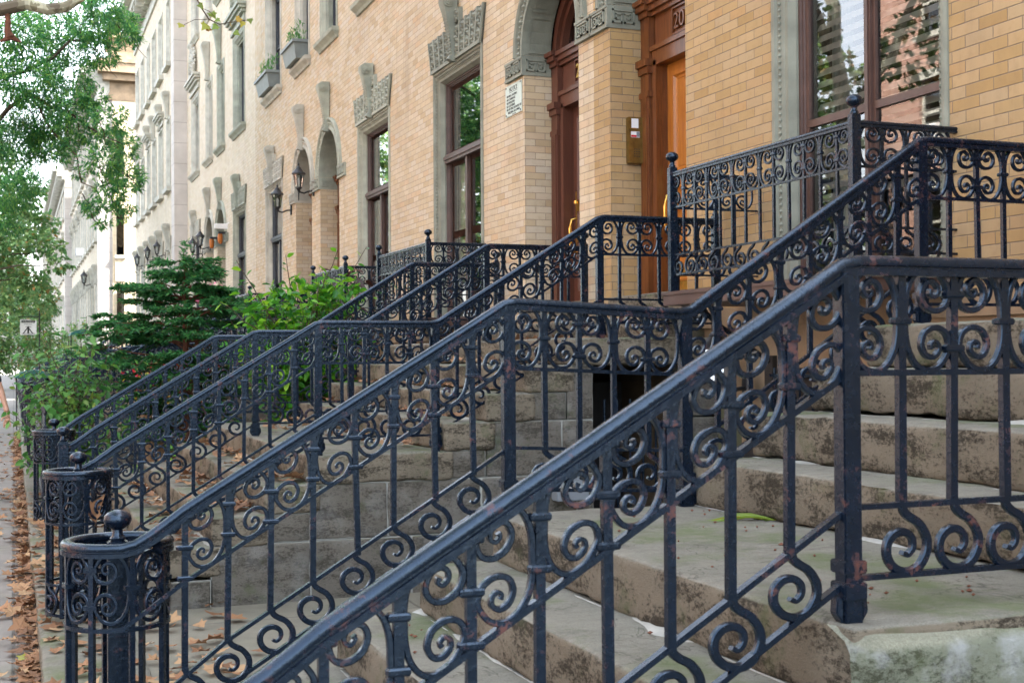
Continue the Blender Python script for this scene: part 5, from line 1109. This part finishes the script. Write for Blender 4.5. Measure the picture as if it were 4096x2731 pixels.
t = thing('flower_pot', 'pink flowers on a balcony behind the evergreen', 'flowers', (4.2, 29.4, FZ(1.1))); n = 120; c = np.column_stack([RNG.normal(4.1, .12, n), RNG.normal(29.6, .35, n), FZ(1.4)+RNG.normal(0, .12, n)]); leafcloud('petals', c, RNG.normal(size=(n, 3)), .08, .07, 'pink petal', t, kind='stuff'); mb = MB(); mb.box(4.0, 4.2, 29.2, 30, FZ(1.1), FZ(1.3)); mb.build('pot', 'planter grey', t)
# little fence at the pavement edge, sale board, awning
t = thing('garden_fence', 'low black iron fence along the pavement under the leafy shrub', 'fence', (.3, 16, 0)); mb = MB()
for z in (.12, .42, .84): mb.box(.27, .30, 13.4, 19.0, z, z+.025)
mb.build('rail', IR, t); 
mb = MB()
for k in range(40): y = 13.4+.142*k; mb.tube([(.285, y, 0), (.285, y, .98)], .009, 5); mb.blob((.285, y, .99), .02, 1, 1, 2)
mb.build('pickets', IR, t)
t = thing('sale_board', 'white FOR SALE board hanging from a thin black post above the leafy shrub', 'sign', (.79, 45, 0)); mb = MB(); mb.box(.77, .81, 44.98, 45.02, 0, 3.12); mb.box(.15, .8, 44.99, 45.01, 2.90, 2.93); mb.build('post', 'black', t)
mb = MB(); mb.box(.20, .70, 44.985, 45.0, 2.33, 2.83); mb.build('board', 'white paint', t); mb = MB(); mb.box(.24, .66, 44.978, 44.985, 2.72, 2.80); mb.build('band', 'sign letters', t)
def ftext(s, size, x, y, z, parent, mat): o = text(s, size, (0, 0, 0), parent, mat, 'lettering', .002, 'CENTER'); o.rotation_euler = (0, 0, rad(90)); o.location = Vector((x, y, z))-wloc(parent)
ftext('CORCORAN', .062, .45, 44.974, 2.735, t, 'white paint'); ftext('FOR SALE', .055, .45, 44.982, 2.65, t, 'grey plastic')
mb = MB(); mb.box(.24, .66, 44.978, 44.984, 2.36, 2.375); mb.box(.42, .475, 44.978, 44.984, 2.375, 2.60); mb.loft([[(.28, y, 2.375), (.32, y, 2.375), (.46, y, 2.58), (.44, y, 2.60)] for y in (44.978, 44.984)]); mb.loft([[(.60, y, 2.375), (.56, y, 2.375), (.45, y, 2.53), (.47, y, 2.56)] for y in (44.978, 44.984)]); mb.box(.36, .54, 44.978, 44.984, 2.575, 2.59); mb.build('emblem', 'sign letters', t)
for (x, y, z, s, lab) in ((1.62, 34, 2.12, .30, 'teal canvas awning above the far railings'), (.42, 30, 1.12, .38, 'teal canvas cover low on the left behind the leafy shrub')):
    t = thing('awning', lab, 'awning', (x, y, z-.3)); mb = MB(); mb.loft([[(x+s*math.cos(a), y+q, z+s*.45*math.sin(a)) for a in [math.pi*k/8 for k in range(9)]] for q in (0, 1.6)], False, False); mb.add([(x+s*math.cos(math.pi*k/8), y, z+s*.45*math.sin(math.pi*k/8)) for k in range(9)], [tuple(range(9))]); mb.build('canvas', 'teal canvas', t); mb = MB()
    for sx in (-1, 1): mb.tube([(x+sx*s*.95, y+.1, 0), (x+sx*s*.95, y+.1, z)], .015, 6)
    mb.build('frame', IR, t)
# ------------------------------------------------------------------ fallen leaves
def litter(name, pts, s0, s1):
    n = len(pts); V = []; Fc = []
    for i, (x, y, z) in enumerate(pts):
        a = RNG.uniform(0, 6.28); s = RNG.uniform(s0, s1); cu = RNG.uniform(.1, .55); ti = RNG.normal()*.35; ti2 = RNG.normal()*.3; O = [(0, -.55), (.30, -.30), (.52, -.34), (.40, .0), (.55, .22), (.26, .26), (.16, .45), (0, .62), (-.16, .45), (-.26, .26), (-.55, .22), (-.40, 0), (-.52, -.34), (-.30, -.30)]
        o = len(V); V.append((x, y, z+.006+s*.08))
        for u, v in O: uu = u*math.cos(cu*abs(u)*2); X = uu*s; Yv = v*s; Z = abs(u)**1.5*cu*s*1.1+X*ti*.5+Yv*ti2*.5+abs(X*ti)*.5+abs(Yv*ti2)*.5+.006; V.append((x+X*math.cos(a)-Yv*math.sin(a), y+X*math.sin(a)+Yv*math.cos(a), z+max(.003, Z)))
        k = len(O); Fc += [(o, o+1+j, o+1+(j+1) % k) for j in range(k)]
    me = bpy.data.meshes.new(name); me.from_pydata(V, [], Fc); me.materials.append(MT['dead leaf']); ob = bpy.data.objects.new(name, me); COL.objects.link(ob); return tag(ob, kind='stuff')
pts = []
for i in range(1150):
    y = 4.5+26*RNG.random()**1.3; x = .118-abs(RNG.normal())*.055 if RNG.random() < .8 else .1-abs(RNG.normal())*.6; pts.append((x, y, -.103+(.03*RNG.random() if x > -.08 else 0)))
for i in range(380): pts.append((RNG.uniform(.14, 1.2), RNG.uniform(5.0, 16), .003))
for i in range(120): pts.append((RNG.uniform(.14, .6), RNG.uniform(5.0, 13), .008))
litter('fallen_leaves', pts, .05, .12)
pts = []
for i, (x, z) in enumerate(zip(XR, ZR)):
    xe = XR[i+1] if i < 8 else 4.4
    for k in range(80 if i < 5 else 34):
        cl = RNG.choice([8.6, 9.3, 9.9, 10.7, 11.4, 12.2]); y = cl+RNG.normal()*.22
        if 8.14 < y < 12.6: pts.append((xe-.04-abs(RNG.normal())*.09 if xe-x < .6 else xe-.05-abs(RNG.normal())*.22, y, z+.004+.02*RNG.random()))
for i in range(60): pts.append((RNG.uniform(.2, .5), RNG.uniform(8.2, 12.5), .01))
litter('stoop_leaf_litter', pts, .05, .12)
mb = MB(); R5 = random.Random(2)
for k in range(70):
    if k < 45: x, y, z = R5.uniform(1.85, 2.55), R5.uniform(2.55, 4.6), .892
    else: i = R5.choice([0, 1, 2, 3]); x, y, z = R5.uniform(XR[i]+.06, XR[i+1]-.03), R5.uniform(2.6, 4.6), ZR[i]+.002
    mb.blob((x, y, z+.004), R5.uniform(.004, .009), R5.uniform(.6, 1.6), R5.uniform(.6, 1.4), .7)
tag(mb.build('seed_debris', 'reddish bark'), kind='stuff')
t = thing('seed_pods', 'curled yellow green seed pods lying on the nearest landing', 'seed pods', (2.57, 4.22, .893)); mb = MB()
for k in range(6): a = k*.5-1.2; mb.tube([(2.57+.035*k-.09+.05*q*math.cos(a*.4), 4.22+.02*math.sin(k*2)+.03*q*math.sin(a), .897+.012*math.sin(q*1.1+k)) for q in range(-2, 4)], [.002, .006, .008, .008, .006, .002], 6)
mb.build('pod', 'autumn leaf', t, True)
mb = MB(); lobed(mb, (.42, 7.86, .58), (.3, -.3, .9), (-.9, -.4, .1), .17); tag(mb.build('large_leaf', 'dead leaf'), 'large brown leaf caught upright against the railing by the farther newel basket', 'leaf')
mb = MB(); lobed(mb, (.02, 7.4, -.09), (1, .3, .15), (0, 0, 1), .12); tag(mb.build('yellow_leaf', 'autumn leaf'), 'single yellow leaf among the brown ones at the coping edge', 'leaf')
# ------------------------------------------------------------------ opposite side of the street (seen in the glass)
t = thing('red_brick_house', 'red brick apartment house across the street, reflected in the window', 'house', (-15.5, 20, 0))
ops = []
for k in range(12):
    for z0 in (1.2, 4.4, 7.6, 10.8): ops.append((2.8*k-.7, 2.8*k+.5, z0, z0+1.9, 0))
mb = MB(); wall(mb, -15.0, -1, 33.5, 0, 14.2, ops, -.25, lambda q: q); mb.build('brick_wall', 'red brick', t)
mb = MB()
for a, b, z0, z1, _ in ops: mb.box(-15.22, -15.2, a, b, z0, z1)
mb.build('window', 'dark glass', t); mb = MB()
for a, b, z0, z1, _ in ops: mb.box(-15.2, -14.9, a-.1, b+.1, z0-.15, z0); mb.box(-15.1, -14.95, a-.1, b+.1, z1, z1+.25); mb.box(-15.18, -15.12, a, b, z0+.9, z0+.98); mb.box(-15.18, -15.12, a, a+.08, z0, z1); mb.box(-15.18, -15.12, b-.08, b, z0, z1)
mb.box(-15.2, -14.5, -1, 33.5, 13.9, 14.6); mb.build('stone_trim', 'pale trim', t); mb = MB(); mb.box(-25, -15.3, -1, 33.5, 0, 14.2); mb.build('building_core', 'dark room', t)
t = thing('air_conditioner', 'white air conditioner in a window across the street, seen as a reflection', 'air conditioner', (-14.9, 30.5, 7.6)); mb = MB(); mb.box(-15.3, -14.7, 30.2, 30.95, 7.62, 8.1); mb.build('casing', 'white paint', t, False, .02); mb = MB()
for k in range(6): mb.box(-14.7, -14.68, 30.25, 30.9, 7.67+.07*k, 7.70+.07*k)
mb.build('grille', 'grey plastic', t)
t = thing('street_tree', 'leafy tree across the street, reflected in the left window pane', 'tree', (-12.4, 32.5, 0), 'street trees'); mb = MB(); branch(mb, (-12.4, 32.5, -.1), (-12.2, 32.5, 4), .2, .14, .1, 6, 50); branch(mb, (-12.2, 32.5, 4), (-12, 32.5, 8), .14, .05, .2, 6, 51); mb.build('trunk', 'bark', t, True)
c, d = cloud([(-12, 31, 5, 1.5), (-12, 32.5, 6.5, 1.5), (-11.5, 30.5, 7.5, 1.0), (-12.5, 33, 8.5, 1.5), (-12, 34, 4.5, 1.8), (-12, 30, 3.5, 1.0), (-11, 32, 3, 1.3), (-11.5, 32, 10, 1.1), (-12, 36, 7, 2), (-11, 29.4, 9.2, .7)], 110); n = len(c); leafcloud('crown', c, d, RNG.uniform(.15, .25, n), RNG.uniform(.12, .2, n), 'plane leaf', t)
# ------------------------------------------------------------------ passer-by at the left edge
t = thing('person', 'person walking at the left edge, bare forearm in view, dark short sleeve', 'person', (-.42, 16.0, -.105))
def skin(name, V, E, R, mat, parent, sub=2):
    me = bpy.data.meshes.new(name); off = wloc(parent); me.from_pydata([(x-off.x, y-off.y, z-off.z) for x, y, z in V], E, []); o = bpy.data.objects.new(name, me); COL.objects.link(o)
    o.modifiers.new('s', 'SKIN').use_smooth_shade = True
    for i, r in enumerate(R): me.skin_vertices[0].data[i].radius = r if isinstance(r, tuple) else (r, r)
    me.skin_vertices[0].data[0].use_root = True; m = o.modifiers.new('u', 'SUBSURF'); m.levels = sub; m.render_levels = sub
    bpy.context.view_layer.update(); nm = bpy.data.meshes.new_from_object(o.evaluated_get(bpy.context.evaluated_depsgraph_get())); o.modifiers.clear(); o.data = nm; nm.materials.clear(); nm.materials.append(MT[mat]); o.parent = parent; return o
px, py = -.42, 16.0
V = [(px, py, .92), (px, py-.01, 1.12), (px, py, 1.32), (px, py, 1.42), (px, py-.02, 1.50), (px, py-.03, 1.58), (px, py-.02, 1.66),
     (px+.10, py, .88), (px+.11, py-.16, .48), (px+.11, py-.10, .0), (px+.12, py-.28, -.06), (px-.10, py, .88), (px-.11, py+.16, .48), (px-.11, py+.42, .08), (px-.11, py+.28, -.03),
     (px+.19, py, 1.38), (px+.28, py-.03, 1.16), (px+.335, py-.09, .98), (px+.35, py-.12, .91), (px-.19, py, 1.38), (px-.26, py+.06, 1.1), (px-.25, py+.0, .88)]
E_ = [(0, 1), (1, 2), (2, 3), (3, 4), (4, 5), (5, 6), (0, 7), (7, 8), (8, 9), (9, 10), (0, 11), (11, 12), (12, 13), (13, 14), (2, 15), (15, 16), (16, 17), (17, 18), (2, 19), (19, 20), (20, 21)]
RR = [(.15, .11), (.14, .10), (.16, .11), .07, .055, .085, .07, .085, .055, .042, .035, .085, .055, .042, .035, .06, .043, .03, .033, .06, .043, .03]
skin('body', V, E_, RR, 'skin', t)
hx, hy, hz = px+.35, py-.12, .90
HV = [(hx, hy, hz+.02), (hx+.003, hy-.01, hz-.04), (hx+.004, hy-.02, hz-.075)]; HE = [(0, 1), (1, 2)]; HR = [(.026, .02), (.036, .018), (.034, .015)]
for k, (dx, ln) in enumerate(((-.03, .065), (-.010, .075), (.011, .072), (.031, .058))):
    o = len(HV); HV += [(hx+dx, hy-.03, hz-.095), (hx+dx*1.05, hy-.045-.008*k, hz-.095-ln*.5), (hx+dx*1.05, hy-.035-.006*k, hz-.095-ln)]; HE += [(2, o), (o, o+1), (o+1, o+2)]; HR += [.0105, .0095, .0075]
o = len(HV); HV += [(hx-.045, hy-.035, hz-.045), (hx-.058, hy-.055, hz-.085)]; HE += [(1, o), (o, o+1)]; HR += [.012, .009]
skin('hand', HV, HE, HR, 'skin', t)
skin('shirt', [(px, py, 1.02), (px, py, 1.2), (px, py, 1.36), (px+.19, py, 1.39), (px+.255, py-.02, 1.22), (px-.19, py, 1.39), (px-.25, py+.03, 1.2)], [(0, 1), (1, 2), (2, 3), (3, 4), (2, 5), (5, 6)], [(.18, .13), (.17, .12), (.18, .125), .075, .065, .075, .065], 'navy cloth', t)
skin('trousers', [(px, py, 1.0), (px, py, .9), (px+.10, py, .86), (px+.11, py-.16, .47), (px+.11, py-.10, .02), (px-.10, py, .86), (px-.11, py+.16, .47), (px-.11, py+.40, .1)], [(0, 1), (1, 2), (2, 3), (3, 4), (1, 5), (5, 6), (6, 7)], [(.165, .12), (.17, .125), .1, .07, .06, .1, .07, .06], 'navy cloth', t)
skin('hair', [(px, py+.02, 1.60), (px, py, 1.67), (px, py-.02, 1.71)], [(0, 1), (1, 2)], [.08, .085, .06], 'hair', t)
t = thing('shoulder_bag', 'brown leather bag hanging at the hip of the walking person', 'bag', (px+.22, py+.1, .8)); mb = MB(); mb.loft([[(px+.16, py+.16-a, z), (px+.235, py+.16-a, z), (px+.235, py-.12+a, z), (px+.16, py-.12+a, z)] for z, a in ((.74, .03), (.78, .0), (.98, .0), (1.02, .04))]); mb.build('pouch', 'dark leather', t, False, .02); mb = MB(); mb.tube([(px+.2, py+.1, 1.0), (px+.16, py+.06, 1.3), (px+.1, py, 1.5), (px-.12, py-.1, 1.42)], .012, 6); mb.build('strap', 'dark leather', t, True)
